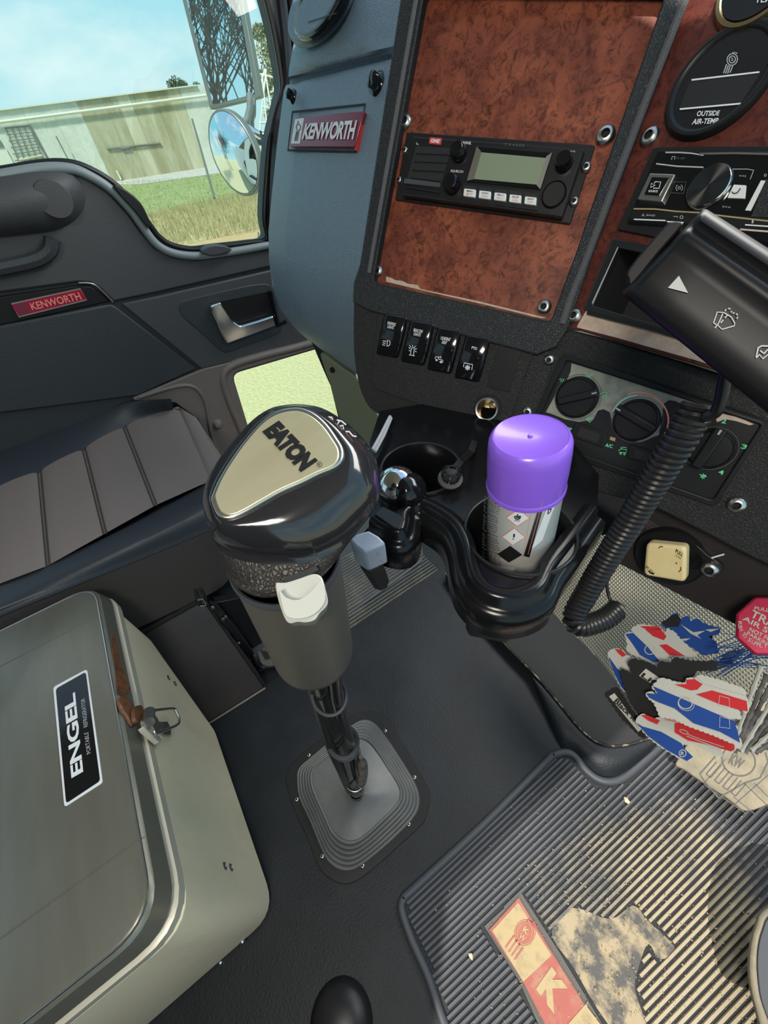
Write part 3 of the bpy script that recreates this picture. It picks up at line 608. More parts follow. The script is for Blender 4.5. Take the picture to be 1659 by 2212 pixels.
slab('indicator_lamp', P5, cI([(550, 662), (586, 674), (580, 696), (544, 684)]), .0024, .001, 'cream', ht)

# ------------------------------------------------------------------ parking brake and air supply valves
pk = thing('parking_brake_panel', 'dark veneer strip below the heater panel with parking brake valve', 'panel', P6.P(1450, 1230))
slab('veneer_strip', P6, [(1370, 1060), (1500, 1130), (1659, 1212), (1950, 1360), (1950, 1560), (1600, 1356), (1450, 1276), (1326, 1212)], 0, -.006, 'darkbrown', pk, bevel=.001)
KB = cI([(960, 1500)])[0]; c = P6.P(*KB); r = rad(P6, *KB, 78)
lathe('valve_plate', c, P6.n, [(0, .006), (r*.9, .006), (r, .002), (r, 0)], 'plastic', pk, seg=36)
slab('valve_ear', P6, cat(cI([(1130, 1420), (1240, 1500), (1330, 1560), (1330, 1620), (1260, 1640), (1180, 1600), (1080, 1600)]), 3), .006, 0, 'plastic', pk, bevel=.001)
screw(P6, *cI([(1252, 1590)])[0], .0085, pk, .006)
tube('tag_wire', [P6.P(*q, .006) for q in cI([(1262, 1516), (1300, 1504), (1350, 1490)])], .0009, 'white', pk)
lathe('valve_stem', c, P6.n, [(.008, 0), (.008, .030)], 'plastic', pk)
KN = cI([(800, 1410), (1085, 1440), (1078, 1692), (780, 1640)])
yk = slab('brake_knob', P6, rnd(KN, 12, 5), .040, .026, 'yellow', pk, bevel=.003, seg=3, label='square yellowed pull knob')
fk = on(P6, .0404)
text('lettering', 'PULL', cI([(1012, 1452), (1066, 1486), (1056, 1510), (1006, 1478)]), fk, 'plastic', yk, .02); text('lettering', 'TO PARK', cI([(1008, 1488), (1050, 1516), (1044, 1528), (1002, 1502)]), fk, 'fadedgrey', yk)
text('lettering', 'PUSH', cI([(806, 1568), (864, 1622), (848, 1638), (796, 1590)]), fk, 'plastic', yk); marks('arrow_marks', [cI([(890, 1448), (902, 1434), (920, 1440)]), cI([(1030, 1616), (1046, 1600), (1044, 1580)]), cI([(1010, 1548), (1018, 1560)])], 2, fk, 'plastic', yk)
marks('stripe', [cI([(818, 1608), (836, 1624), (856, 1628)])], 3.2, fk, 'plastic', yk)
text('lettering', 'PARKING\nBRAKE\nRELEASE', cI([(808, 1238), (906, 1300), (882, 1358), (770, 1290)]), on(P6, .0006), 'fadedgrey', pk)
FC = lambda px, py, d: CAM + ray(px, py)*d               # a point at depth d
def facing(px, py, d, tilt=(0, 0, 0)): return Pl(FC(px, py, d), nrm(CAM - FC(px, py, d)) + np.array(tilt))
RO = facing(1660, 1352, .36, (0, 0, .2)); c = RO.o
ak = thing('air_supply_knob', 'red octagonal trailer air supply knob with white lettering', 'knob', c)
okt = [(1660 + 76*math.cos(math.radians(22.5 + 45*k)), 1352 + 68*math.sin(math.radians(22.5 + 45*k))) for k in range(8)]
slab('knob_face', RO, rnd(okt, 6), 0, -.012, 'badgebright', ak, bevel=.002)
lathe('stem', RO.o - RO.n*.05, RO.n, [(.009, 0), (.009, .04)], 'plastic', ak)
fo = on(RO, .0006); txr = cL
for s, q in (('PULL TO PARK', [(1560, 276), (1900, 330), (1890, 360), (1556, 300)]), ('TRAILER', [(1548, 300), (1900, 470), (1880, 545), (1520, 350)]), ('AIR SUPPLY', [(1482, 345), (1900, 560), (1880, 610), (1466, 375)]), ('NOT FOR', [(1528, 432), (1720, 530), (1708, 560), (1514, 460)]), ('PARKING', [(1508, 462), (1690, 560), (1680, 588), (1498, 486)])):
    text('lettering', s, cL(q), fo, 'card', ak, .02)
pth = [(1434, 400), (1442, 450), (1470, 500), (1520, 545), (1580, 575), (1640, 590)]; wds = 'PUSH TO SUPPLY'
pp = cat(pth, 6, False)
for k, ch in enumerate(wds):
    if ch == ' ': continue
    i = int(k/(len(wds)-1)*(len(pp)-2)); a = pp[i]; d = nrm(pp[i+1] - a); up_ = np.array([d[1], -d[0]])
    text('letter', ch, cL([tuple(a + up_*30 - d*10), tuple(a + up_*30 + d*14), tuple(a + d*14), tuple(a - d*10)]), fo, 'card', ak, .01)

# ------------------------------------------------------------------ two-way radio
rd = thing('two_way_radio', 'black two-way radio with green-grey screen in the centre veneer panel', 'radio', P1.P(1070, 385))
fl = slab('mounting_plate', P1, rnd(cC([(292, 132), (1500, 216), (1338, 722), (216, 566)]), 4), .004, .0005, 'satin', rd, bevel=.0008)
RF = rnd(cC([(326, 158), (1430, 238), (1286, 678), (258, 536)]), 5)
fa = slab('faceplate', P1, RF, .014, .003, 'plastic', rd, bevel=.0016, seg=3)
f14 = P1.up(.014)
lo = slab('faceplate_lip', P1, cC([(262, 522), (660, 575), (1140, 640), (1290, 660), (1284, 676), (256, 536)]), .0155, .013, 'satin', rd, bevel=.0008)
GR = [[(352, 262), (572, 270), (570, 282), (348, 272)], [(340, 314), (556, 322), (553, 334), (336, 324)], [(328, 368), (532, 376), (528, 390), (324, 380)], [(316, 418), (512, 440), (508, 452), (312, 428)], [(292, 476), (500, 510), (498, 526), (288, 490)]]
for g in GR: slab('grille_slat', P1, cC(g), .0158, .013, 'satin', rd, bevel=.0005)
slab('grille_slat', P1, rnd(cC([(276, 430), (505, 458), (502, 488), (270, 462)]), 2), .0168, .013, 'matrub', rd, bevel=.0006)
slab('speaker_recess', P1, cC([(350, 225), (580, 235), (505, 500), (285, 470)]), .0146, .013, 'matte', rd)
# screen
sb = slab('screen_bezel', P1, cC([(736, 220), (1226, 262), (1150, 500), (672, 446)]), .0162, .012, 'gloss', rd, bevel=.0006)
slab('bezel_side', P1, cC([(740, 224), (770, 262), (722, 436), (676, 446)]), .0168, .015, 'steel', sb, label='bright bevelled side')
slab('bezel_side', P1, cC([(1222, 264), (1185, 290), (1122, 472), (1146, 500)]), .0168, .015, 'steel', sb, label='bright bevelled side')
slab('screen', P1, cC([(770, 264), (1182, 300), (1124, 470), (722, 434)]), .0170, .015, 'lcd', sb, label='grey-green display')
text('lettering', 'TX4500', cC([(918, 204), (1046, 212), (1042, 230), (914, 222)]), on(P1, .0164), 'fadedgrey', rd, 0, 1.3)
lgb = slab('maker_badge', P1, rnd(cC([(440, 166), (516, 172), (508, 216), (432, 208)]), 1.5), .0150, .013, 'red', rd, bevel=.0003)
text('lettering', 'GME', cC([(448, 176), (506, 181), (500, 206), (442, 200)]), on(P1, .0153), 'white', lgb, .03)
text('lettering', 'CHANNEL', cC([(628, 190), (708, 196), (704, 214), (624, 208)]), on(P1, .0148), 'white', rd, .01)
text('lettering', 'SQUELCH', cC([(576, 374), (654, 380), (650, 398), (572, 392)]), on(P1, .0148), 'white', rd, .01)
text('lettering', 'VOLUME', cC([(1284, 246), (1372, 254), (1371, 264), (1283, 256)]), on(P1, .0148), 'grey', rd)
marks('arrow_mark', [[True] + cC([(352, 200), (356, 214), (368, 216)])], 1.4, on(P1, .0148), 'grey', rd)
for x, y, r, n_ in ((618, 258, 48, 1), (575, 462, 50, 1), (1286, 322, 56, 1)):
    q = cC([(x, y)])[0]; base = P1.P(*q, .014); r_ = rad(P1, *q, r*.3376*.86); base = base - (P1.P(*q, .026) - P1.P(*q, .014))*.0
    k = lathe('radio_knob', P1.P(*cC([(x+14, y+16)])[0], .014), P1.n, [(r_*1.12, 0), (r_*1.08, .004), (r_, .005), (r_*.93, .0115), (r_*.8, .0125), (0, .0120)], 'gloss', rd, seg=28)
    marks('pointer', [cC([(x+8, y+30), (x+12, y+46)])], 1.5, on(P1, .028), 'white', k) if False else None
jk = cC([(1234, 536)])[0]; r_ = rad(P1, *jk, 78*.3376*.93)
lathe('socket_cover', P1.P(*jk, .014), P1.n, [(0, .0014), (r_*.9, .0016), (r_*.95, .0002), (r_, .0018), (r_*1.05, 0)], 'plastic', rd, seg=32)
slab('button_panel', P1, rnd(cC([(650, 455), (1142, 518), (1132, 638), (640, 576)]), 2), .0152, .013, 'satin', rd, bevel=.0005)
for i, (t1, t2) in enumerate((('MENU', 'F'), ('SCAN', 'OS/GS'), ('PRI 1', 'PRI 2'), ('DUP', 'ALPHA'), ('SILENT', 'QUIET'))):
    x = 695 + 97.5*i; y = 520 + 12.6*i
    slab('button_well', P1, rnd(cC([(x-38, y-48), (x+46, y-38), (x+42, y+40), (x-44, y+30)]), 2), .0154, .013, 'matte', rd)
    bt = slab('radio_button', P1, rnd(cC([(x-36, y-26), (x+38, y-18), (x+34, y+32), (x-42, y+22)]), 2), .0185, .014, 'canwhite', rd, bevel=.0007)
    text('lettering', t1, cC([(x-18, y-16), (x+22, y-12), (x+20, y+0), (x-20, y-4)]), on(P1, .0188), 'plastic', bt, .01)
    text('lettering', t2, cC([(x-20, y+4), (x+18, y+8), (x+16, y+20), (x-22, y+16)]), on(P1, .0188), 'coral', bt, .01)
for x, y in ((282, 253), (246, 442), (1440, 362), (1363, 582)): screw(P1, *cC([(x, y)])[0], .0034 if x < 600 else .0045, rd, .004)

# ------------------------------------------------------------------ car stereo
st = thing('car_stereo', 'glossy black car stereo with silver-rimmed volume dial', 'stereo', P2.P(1560, 400))
slab('frame', P2, rnd([(1412, 318), (1900, 312), (1830, 598), (1438, 516), (1333, 495)], 4), .004, -.005, 'satin', st, bevel=.001)
slab('faceplate', P2, rnd(cD([(800, 1178), (2300, 1190), (2200, 2000), (860, 1755), (560, 1735)]), 4), .009, .003, 'gloss', st, bevel=.001)
s9 = on(P2, .0094)
def sm(L, w, m, nm='trim_line', off=.0094, par=None): return marks(nm, [([True] + cD(l[1:])) if l[0] is True else cD(l) for l in L], w, on(P2, off), m, par or st)
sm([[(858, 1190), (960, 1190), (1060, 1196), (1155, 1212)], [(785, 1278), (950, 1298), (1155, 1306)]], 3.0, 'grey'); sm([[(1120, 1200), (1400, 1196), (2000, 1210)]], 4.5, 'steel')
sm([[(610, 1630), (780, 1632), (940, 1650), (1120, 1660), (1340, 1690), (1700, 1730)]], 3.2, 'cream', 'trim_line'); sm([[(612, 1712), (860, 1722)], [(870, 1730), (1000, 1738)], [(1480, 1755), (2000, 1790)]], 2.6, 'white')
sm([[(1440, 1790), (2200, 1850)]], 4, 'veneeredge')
slab('lower_band', P2, cD([(600, 1640), (1200, 1668), (2200, 1740), (2180, 1800), (1430, 1780), (1000, 1740), (580, 1715)]), .0092, .008, 'plastic', st)
sq = slab('source_button', P2, rnd(cD([(735, 1350), (935, 1360), (830, 1578), (636, 1558)]), 3), .013, .008, 'steel', st, bevel=.0018, label='square button with chrome rim')
slab('button_face', P2, rnd(cD([(752, 1382), (888, 1388), (806, 1530), (692, 1520)]), 2), .0137, .012, 'gloss', sq)
text('lettering', 'SOURCE', cD([(728, 1482), (800, 1484), (796, 1502), (724, 1500)]), on(P2, .0141), 'white', sq, .02)
sm([[(770, 1432), (780, 1418), (822, 1420), (808, 1470), (762, 1468)], [True, (748, 1432), (778, 1446), (742, 1464)]], 1.8, 'white', 'symbol', .0141, sq)
sm([[True] + arc((966, 1466), 10, 0, 320, 8), arc((966, 1466), 26, 120, 240, 6), arc((966, 1466), 26, -60, 60, 6)], 1.2, 'grey', 'symbol')
sm([[(905, 1440), (930, 1420), (1020, 1420), (1000, 1510), (900, 1505)]], 1.2, 'fadedgrey'); text('lettering', 'M.XP', cD([(945, 1226), (1012, 1230), (1008, 1246), (941, 1242)]), s9, 'fadedgrey', st); sm([[(905, 1248), (912, 1222), (935, 1222), (928, 1246)]], 1.4, 'grey', 'symbol')
dc = cD([(1205, 1470)])[0]; dr = rad(P2, *dc, 160*.2767*.95)
dl = lathe('volume_dial', P2.P(*dc, .009) - np.array([0, 0, .0]), n3, [(dr*1.04, 0), (dr*1.04, .002), (dr, .0048), (dr*.95, .0056)], 'chrome', st, seg=48, label='volume dial with polished silver rim')
brush = bpy.data.materials.new('spun_metal'); brush.use_nodes = True; bb = brush.node_tree.nodes['Principled BSDF']; bb.inputs['Base Color'].default_value = (.10, .10, .105, 1); bb.inputs['Metallic'].default_value = 1; bb.inputs['Roughness'].default_value = .32; bb.inputs['Anisotropic'].default_value = .9
tg = brush.node_tree.nodes.new('ShaderNodeTangent'); tg.direction_type = 'RADIAL'; tg.axis = 'Y'; brush.node_tree.links.new(tg.outputs[0], bb.inputs['Tangent']); M['spun'] = brush
lathe('dial_face', P2.P(*dc, .009), n3, [(0, .0052), (dr*.95, .0055)], 'spun', dl, seg=48)
ph = slab('phone_button', P2, rnd(cD([(1392, 1440), (1490, 1446), (1480, 1550), (1340, 1545)]), 2), .0102, .008, 'canwhite', st, bevel=.0005)
sm([[(1376, 1496), (1392, 1512), (1420, 1504), (1444, 1470)]], 2.2, 'plastic', 'symbol', .0106, ph)
slab('screen_edge', P2, cD([(1604, 1408), (1640, 1410), (1524, 1645), (1480, 1642)]), .0098, .008, 'canwhite', st)
slab('display', P2, cD([(1640, 1400), (2300, 1440), (2100, 1720), (1528, 1690)]), .0096, .008, 'lowerdash', st)
sm([[(1350, 1320), (1500, 1320), (1550, 1330)], [(1545, 1335), (1520, 1400)]], 1.4, 'grey')
text('lettering', '>>I', cD([(1435, 1364), (1486, 1366), (1484, 1384), (1433, 1382)]), s9, 'grey', st); text('lettering', 'I<<', cD([(1308, 1604), (1368, 1610), (1364, 1628), (1304, 1622)]), s9, 'grey', st)
text('lettering', 'A.', cD([(676, 1668), (702, 1668), (698, 1690), (670, 1690)]), on(P2, .0098), 'grey', st); text('lettering', 'BAND', cD([(712, 1672), (780, 1676), (776, 1690), (708, 1686)]), on(P2, .0098), 'grey', st)
text('lettering', '1', cD([(1535, 1716), (1548, 1717), (1544, 1744), (1530, 1743)]), on(P2, .0098), 'grey', st); sm([[True] + arc((984, 1696), 12, 0, 320, 8), [(920, 1690), (950, 1690), (955, 1700)]], 1.3, 'grey', 'symbol', .0098)
text('lettering', '0', cD([(1630, 1356), (1650, 1357), (1646, 1380), (1626, 1379)]), s9, 'grey', st)

# ------------------------------------------------------------------ gauges
ga = thing('temperature_gauge', 'round black outside air temperature gauge with two white lines', 'gauge', P2.P(1550, 183))
gc = P2.P(1556, 183); gr = .0325
lathe('gauge_rim', gc, n3, [(gr*1.08, 0), (gr*1.08, .004), (gr*1.03, .0068), (gr*.97, .0072), (gr*.91, .0064), (gr*.88, .005)], 'plastic', ga, seg=64)
lathe('gauge_face', gc, n3, [(0, .005), (gr*.88, .005)], 'plastic', ga, seg=48)
gf = on(P2, .0058)
marks('scale_line', [cD([(1062, 624), (1592, 562)])], 3.6, gf, 'white', ga); marks('scale_line', [cD([(970, 852), (1448, 808)])], 3.6, gf, 'white', ga)
slab('display_window', P2, cD([(1050, 632), (1600, 572), (1450, 804), (966, 846)]), .0054, .004, 'matte', ga)
text('lettering', 'OUTSIDE', cD([(1110, 866), (1286, 862), (1274, 902), (1100, 908)]), gf, 'white', ga, .02)
text('lettering', 'AIR-TEMP', cD([(1078, 928), (1278, 920), (1262, 962), (1062, 972)]), gf, 'white', ga, .02)
gm = lambda L, w: marks('crest', [([True] + cD(l[1:])) if l[0] is True else cD(l) for l in L], w, gf, 'grey', ga)
gm([[True] + ell((1380, 464), 40, 46, .3, 20), [True] + ell((1380, 464), 24, 28, .3, 16), [(1370, 452), (1386, 458), (1372, 470), (1390, 474)]], 2.2)
gm([[(1336, 500), (1312, 572)], [(1350, 508), (1328, 574)], [(1364, 512), (1344, 574)], [(1386, 508), (1362, 568)]], 2.4); gm([[(1384, 416), (1388, 406)], [(1398, 416), (1402, 406)], [(1412, 420), (1418, 410)]], 2.4)
bgz = thing('brass_ringed_gauge', 'brass-ringed gauge cut off at the top right corner', 'gauge', P2.P(1650, -30)); bc = P2.P(1652, -36)
lathe('gauge_ring', bc, n3, [(.0275, 0), (.0275, .004), (.0262, .0075), (.0240, .0078), (.0230, .006)], 'brass', bgz, seg=56)
lathe('gauge_face', bc, n3, [(0, .007), (.0228, .008)], 'plastic', bgz, seg=40)
text('lettering', 'TEMP', [(1634, -8), (1680, -12), (1676, 4), (1630, 6)], on(P2, .0085), 'white', bgz, .02)

# ------------------------------------------------------------------ cup holder
ch = thing('cup_holder', 'glossy black double cup holder with scalloped rim under the dashboard', 'cup holder', Zp(1050, 1150, CUPZ - .06))
CP = Pl((0, 0, CUPZ), (0, 0, 1))
c1 = Zp(908, 1012, CUPZ); r1 = .0415; c2_ = Zp(1122, 1150, CUPZ); r2_ = .047
RIM = cat(cK([(60, 880), (120, 925), (200, 958), (285, 962), (318, 900), (334, 810), (400, 772), (500, 812), (620, 900), (685, 1030), (716, 1180), (762, 1300), (860, 1392), (1010, 1432), (1150, 1412), (1262, 1345), (1334, 1200), (1446, 1050), (1560, 890), (1625, 800)]), 4, False) + cK([(1640, 560), (1350, 200), (900, 100), (500, 60), (130, 120), (60, 330), (40, 600)])
def cpx(c, r, n=40, z=CUPZ): return [tuple(proj(np.array([c[0] + r*math.cos(t), c[1] + r*math.sin(t), z]))) for t in [2*math.pi*k/n for k in range(n)]]
slab_holes('tray_top', CP, RIM, [cpx(c1, r1), cpx(c2_, r2_)], 0, -.006, 'holder', ch, bevel=.0)
for c, r in ((c1, r1), (c2_, r2_)):
    lathe('cup_well', c, (0, 0, 1), [(r*1.05, .0005), (r*1.02, .003), (r*.985, .001), (r*.95, -.03), (r*.86, -.075), (0, -.076)], 'holder', ch, seg=48, smooth=60)
rimp = [CP.P(x, y) for x, y in cat(cK([(60, 880), (120, 925), (200, 958), (285, 962), (318, 900), (334, 810), (400, 772), (500, 812), (620, 900), (685, 1030), (716, 1180), (762, 1300), (860, 1392), (1010, 1432), (1150, 1412), (1262, 1345), (1334, 1200), (1446, 1050), (1560, 890), (1625, 800)]), 4, False)]
cen = (c1 + c2_)/2
def outw(i):
    t = nrm(rimp[min(i+1, len(rimp)-1)] - rimp[max(i-1, 0)]); return nrm(np.cross(t, (0, 0, 1)))
prof = [(-.012, .0), (-.008, .0035), (-.003, .004), (.001, .001), (.002, -.006), (.006, -.008), (.011, -.010), (.012, -.018), (.012, -.040), (.006, -.046)]
sgn = 1 if outw(0) @ (rimp[0] - cen) > 0 else -1
rows = [[rimp[i] + sgn*outw(i)*a + np.array([0, 0, b]) for a, b in prof] for i in range(len(rimp))]
obj('rolled_rim', *g_grid(rows), 'holder', ch, smooth=70)
slab('mounting_foot', Pl((0, 0, CUPZ - .035), (0, 0, 1)), rnd(cK([(740, 1460), (1120, 1480), (1080, 1560), (1040, 1610), (760, 1560), (730, 1500)]), 6), 0, -.03, 'plastic', ch, bevel=.003)
for x, y in ((775, 1515), (972, 1580)): lathe('foot_screw', Zp(*cK([(x, y)])[0], CUPZ - .0345), (0, 0, 1), [(.003, 0), (.0028, .002), (0, .0025)], 'steel', ch, seg=10)
tube('wire_rim', [Zp(x, y, CUPZ + .012) for x, y in cK([(80, 390), (140, 280), (200, 160)])], .0022, 'grey', ch)
tube('wire_rim', [Zp(x, y, CUPZ + .012) for x, y in cK([(98, 400), (160, 285), (208, 170)])], .0018, 'grey', ch)
for c, r in ((c1, r1), (c2_, r2_)): tube('cup_lip', [c + np.array([r*1.01*math.cos(t), r*1.01*math.sin(t), .0022]) for t in [2*math.pi*k/48 for k in range(49)]], .0014, 'satin', ch, seg=8)
# bottle in the left cup
bo = thing('drink_flask', 'shiny chrome flask with black domed lid in the left cup', 'flask', c1 + np.array([-.0, -.01, -.07]))
bp_ = Zp(858, 1050, CUPZ + .01)
axb = nrm((.55, -.45, .75))
lathe('flask_body', bp_ - axb*.06, axb, [(0, 0), (.019, .002), (.0205, .02), (.0205, .045), (.0215, .055), (.019, .066), (.012, .072), (0, .074)], 'chrome', bo, seg=36, smooth=60)
lathe('flask_lid', Zp(880, 1060, CUPZ + .012) - axb*.01, nrm((.75, .2, .6)), [(.0185, -.012), (.0195, 0), (.017, .010), (.010, .016), (0, .018)], 'gloss', bo, seg=32, smooth=70)
slab('clip', Pl((0, 0, CUPZ + .006), (0, 0, 1)), rnd(cK([(90, 830), (150, 775), (300, 850), (270, 935), (230, 925)]), 3), 0, -.004, 'satin', ch, bevel=.001)

# ------------------------------------------------------------------ spray can
cx0, cy0 = -.1465, .2088; ZT = .820; RC = .0305
sc_ = thing('spray_can', 'spray can with a purple cap standing in the right cup', 'spray can', (cx0, cy0, CUPZ - .074))
sc_tilt = 0
CO = np.array([cx0, cy0, 0]); CA = nrm((-.045, -.075, 1.0))
def cz(z): return CO + np.array([0, 0, 0.0]) + CA*(z)
cbase = np.array([cx0, cy0, ZT]) - CA*ZT
CB_ = lambda z: cbase + CA*z
lathe('cap', CB_(0), CA, [(RC*.99, ZT-.048), (RC*1.0, ZT-.030), (RC*.985, ZT-.012), (RC*.965, ZT-.0045), (RC*.91, ZT-.0010), (RC*.86, ZT+.0002), (RC*.83, ZT-.0006), (.002, ZT-.0008), (.0015, ZT+.0006), (0, ZT+.0008)], 'purple', sc_, seg=64, smooth=50, label='glossy purple plastic cap')
canb = lathe('can_body', CB_(0), CA, [(0, CUPZ-.073), (RC*.90, CUPZ-.073), (RC*.97, CUPZ-.068), (RC*.97, ZT-.050), (RC*1.0, ZT-.0485), (RC*1.0, ZT-.0475)], 'canwhite', sc_, seg=64, smooth=40)
lathe('cap_lip', CB_(0), CA, [(RC*1.015, ZT-.050), (RC*1.02, ZT-.047), (RC*.99, ZT-.0455)], 'purple', sc_, seg=64)
def oncan(px, py, off=.0003):
    r = ray(px, py); o = CAM - cbase; R2 = RC*.97 + off
    dv = r - CA*(r @ CA); ov = o - CA*(o @ CA); a = dv @ dv; b = 2*dv @ ov; c = ov @ ov - R2*R2; D = max(b*b - 4*a*c, 0)
    return CAM + r*((-b - math.sqrt(D))/(2*a))
K_ = lambda q: cK(q)
def canquad(name, q, m, off=.0003, n=8):
    q = cK(q); return obj(name, *g_grid([[oncan(*bil(q, s/n, 1-t/4), off) for s in range(n+1)] for t in range(5)]), m, canb, smooth=80)
for (cx_, cy_, w, h) in ((1082, 856, 84, 60), (1052, 988, 84, 60), (1024, 1108, 92, 58)):
    dq = [(cx_-w+4, cy_), (cx_+4, cy_-h), (cx_+w-4, cy_+4), (cx_-6, cy_+h)]
    dark = cy_ > 1050
    canquad('hazard_diamond', dq, 'satin' if dark else 'white', .0004)
    if not dark: marks('diamond_border', [[True] + sum([[tuple(np.array(cK([dq[i]])[0])*(1-t) + np.array(cK([dq[(i+1) % 4]])[0])*t) for t in (0, .33, .66)] for i in range(4)], [])], 1.6, lambda x, y: oncan(x, y, .0007), 'coral', canb)
cmk = lambda L, w, m='plastic': marks('symbol', [([True] + cK(l[1:])) if l[0] is True else cK(l) for l in L], w, lambda x, y: oncan(x, y, .0008), m, canb)
cmk([[(1056, 846), (1064, 864), (1080, 868), (1094, 862), (1100, 844)], [(1066, 842), (1074, 858)], [(1080, 832), (1078, 858)], [(1090, 842), (1086, 860)]], 2.6); cmk([[(1056, 876), (1096, 880)]], 1.2)
cmk([[(1056, 968), (1052, 992)]], 3.4); cmk([[(1049, 1000), (1048, 1006)]], 3.2)
lines = []
for k in range(31):
    t = k/30; y = 690 + 475*t; x0 = 838 - 30*t*.6 + (12 if k % 8 == 0 else 0); x1 = 1000 - 62*min(1, max(0, 1 - abs(y - 900)/400)) + (-20 if k % 8 == 7 else 6*math.sin(k*2.1))
    x1 = min(x1, 1010 - 40*t); x0 += 10
    pts_ = [(x0 + (x1 - x0)*s, y + 46*s + 8*math.sin(s*3)) for s in (0, .2, .4, .6, .8, 1)]
    for s in range(0, 5): lines.append([pts_[s], (pts_[s][0] + (pts_[s+1][0]-pts_[s][0])*(.55 + .4*random.random()), pts_[s+1][1] - 2)])
marks('small_print', [cK(l) for l in lines], 1.5, lambda x, y: oncan(x, y, .0004), 'fadedgrey', canb)
canquad('seam_strip', [(1240, 738), (1272, 732), (1160, 1130), (1120, 1120)], 'steel', .0006)
cmk([[(1180, 790), (1110, 1150)], [(1252, 740), (1150, 1110)]], .9, 'coral')
canquad('side_label', [(1276, 800), (1340, 760), (1250, 1010), (1170, 1080)], 'white', .0004)
text('lettering', 'D', cK([(1290, 800), (1318, 785), (1306, 822), (1284, 834)]), lambda x, y: oncan(x, y, .0008), 'plastic', canb, .03)
canquad('barcode_block', [(905, 1186), (1060, 1204), (1040, 1250), (890, 1232)], 'white', .0005); cmk([[(915, 1205), (1050, 1222)], [(912, 1216), (1046, 1233)], [(908, 1228), (1042, 1244)]], 1.2, 'grey')

# ------------------------------------------------------------------ gear lever boot
gb = thing('gear_lever_boot', 'black rubber gear lever boot with stepped bellows on the floor', 'boot', Zp(770, 1700, 0))
fl_px = cat(cN([(240, 1050), (235, 1160), (300, 1380), (420, 1640), (500, 1850), (580, 1950), (700, 2010), (820, 1990), (1000, 1860), (1220, 1660), (1400, 1490), (1450, 1340), (1450, 1220), (1380, 1080), (1240, 840), (1090, 600), (1010, 548), (900, 540), (780, 580), (500, 790), (330, 930)]), 3)
slab('flange', FL, fl_px, .003, 0, 'satin', gb, bevel=.001)
def ring_px(name): return cat(cN(name), 3)
R0 = [(320, 1110), (340, 1280), (440, 1500), (520, 1700), (590, 1830), (700, 1900), (820, 1890), (1000, 1760), (1200, 1580), (1340, 1420), (1370, 1280), (1320, 1130), (1180, 900), (1040, 700), (960, 625), (880, 612), (800, 650), (620, 780), (440, 930), (340, 1020)]
Ri = [(452, 1120), (470, 1200), (520, 1320), (580, 1450), (620, 1540), (700, 1620), (800, 1640), (900, 1590), (1040, 1460), (1160, 1340), (1200, 1250), (1180, 1160), (1080, 1000), (1000, 880), (930, 800), (850, 770), (760, 800), (620, 900), (500, 990), (460, 1050)]
rings = []; base_px = (770, 1720)
hs = 6
def blend(a, b, t): return [(p[0]*(1-t) + q[0]*t, p[1]*(1-t) + q[1]*t) for p, q in zip(a, b)]
for k in range(hs):
    t0 = k/hs; z = .003 + .036*k/(hs-1)
    rings.append([Zp(x, y, z + .0005) for x, y in ring_px(blend(R0, Ri, t0))]); rings.append([Zp(x, y, z + .0055) for x, y in ring_px(blend(R0, Ri, t0 + .05))]); rings.append([Zp(x, y, z + .0050) for x, y in ring_px(blend(R0, Ri, t0 + .14))])
ctr = Zp(768, 1716, .058); last = [Zp(x, y, .041) for x, y in ring_px(Ri)]
rings.append(last)
for t, z in ((.35, .048), (.62, .056), (.80, .064), (.88, .072)): rings.append([np.array([*(p[:2]*(1-t) + ctr[:2]*t), z]) for p in last])
obj('bellows', *g_loft(rings, False, True), 'boot', gb, smooth=50)
for x, y in ((425, 914), (1076, 708), (1326, 1104), (1276, 1504), (882, 1858), (538, 1776), (322, 1292)): screw(FL, *cN([(x, y)])[0], .0044, gb, .003)

# ------------------------------------------------------------------ gear lever
gl = thing('gear_lever', 'tall gear lever with black knob, brushed metal badge and white button', 'gear lever', (-.195, -.04, .05))
SB = np.array([-.170, .009, .682]); ST = np.array([-.160, .018, .818]); SA = nrm(ST - SB); LS = float(np.linalg.norm(ST - SB)); BA = np.array([-.195, -.04, .048])
lathe('shaft', BA, nrm(SB - BA), [(.0115, 0), (.0115, np.linalg.norm(SB - BA))], 'gloss', gl, seg=20)
def alongs(t, dx, dy):
    return BA + (SB - BA)*t + np.array([dx, dy, 0])
tube('air_hose', cat([alongs(1.02, .012, .012), alongs(.85, .016, .004), alongs(.68, .018, .006), alongs(.52, .010, .014), alongs(.36, .014, .010), alongs(.2, .012, .008), alongs(.1, .006, .008)], 6, False), .0062, 'gloss', gl, seg=12)
tube('air_hose', cat([alongs(1.02, -.012, -.006), alongs(.8, -.010, -.010), alongs(.6, -.002, -.014), alongs(.42, .004, -.013), alongs(.25, .002, -.012), alongs(.13, .0, -.010)], 6, False), .0066, 'satin', gl, seg=12)
tube('wrapped_tail', cat([alongs(.5, .018, .016), alongs(.42, .024, .014), alongs(.33, .024, .008), alongs(.26, .018, .004)], 6, False), [.003]*3 + [.007]*12 + [.005]*4, 'greywood', gl, seg=10)
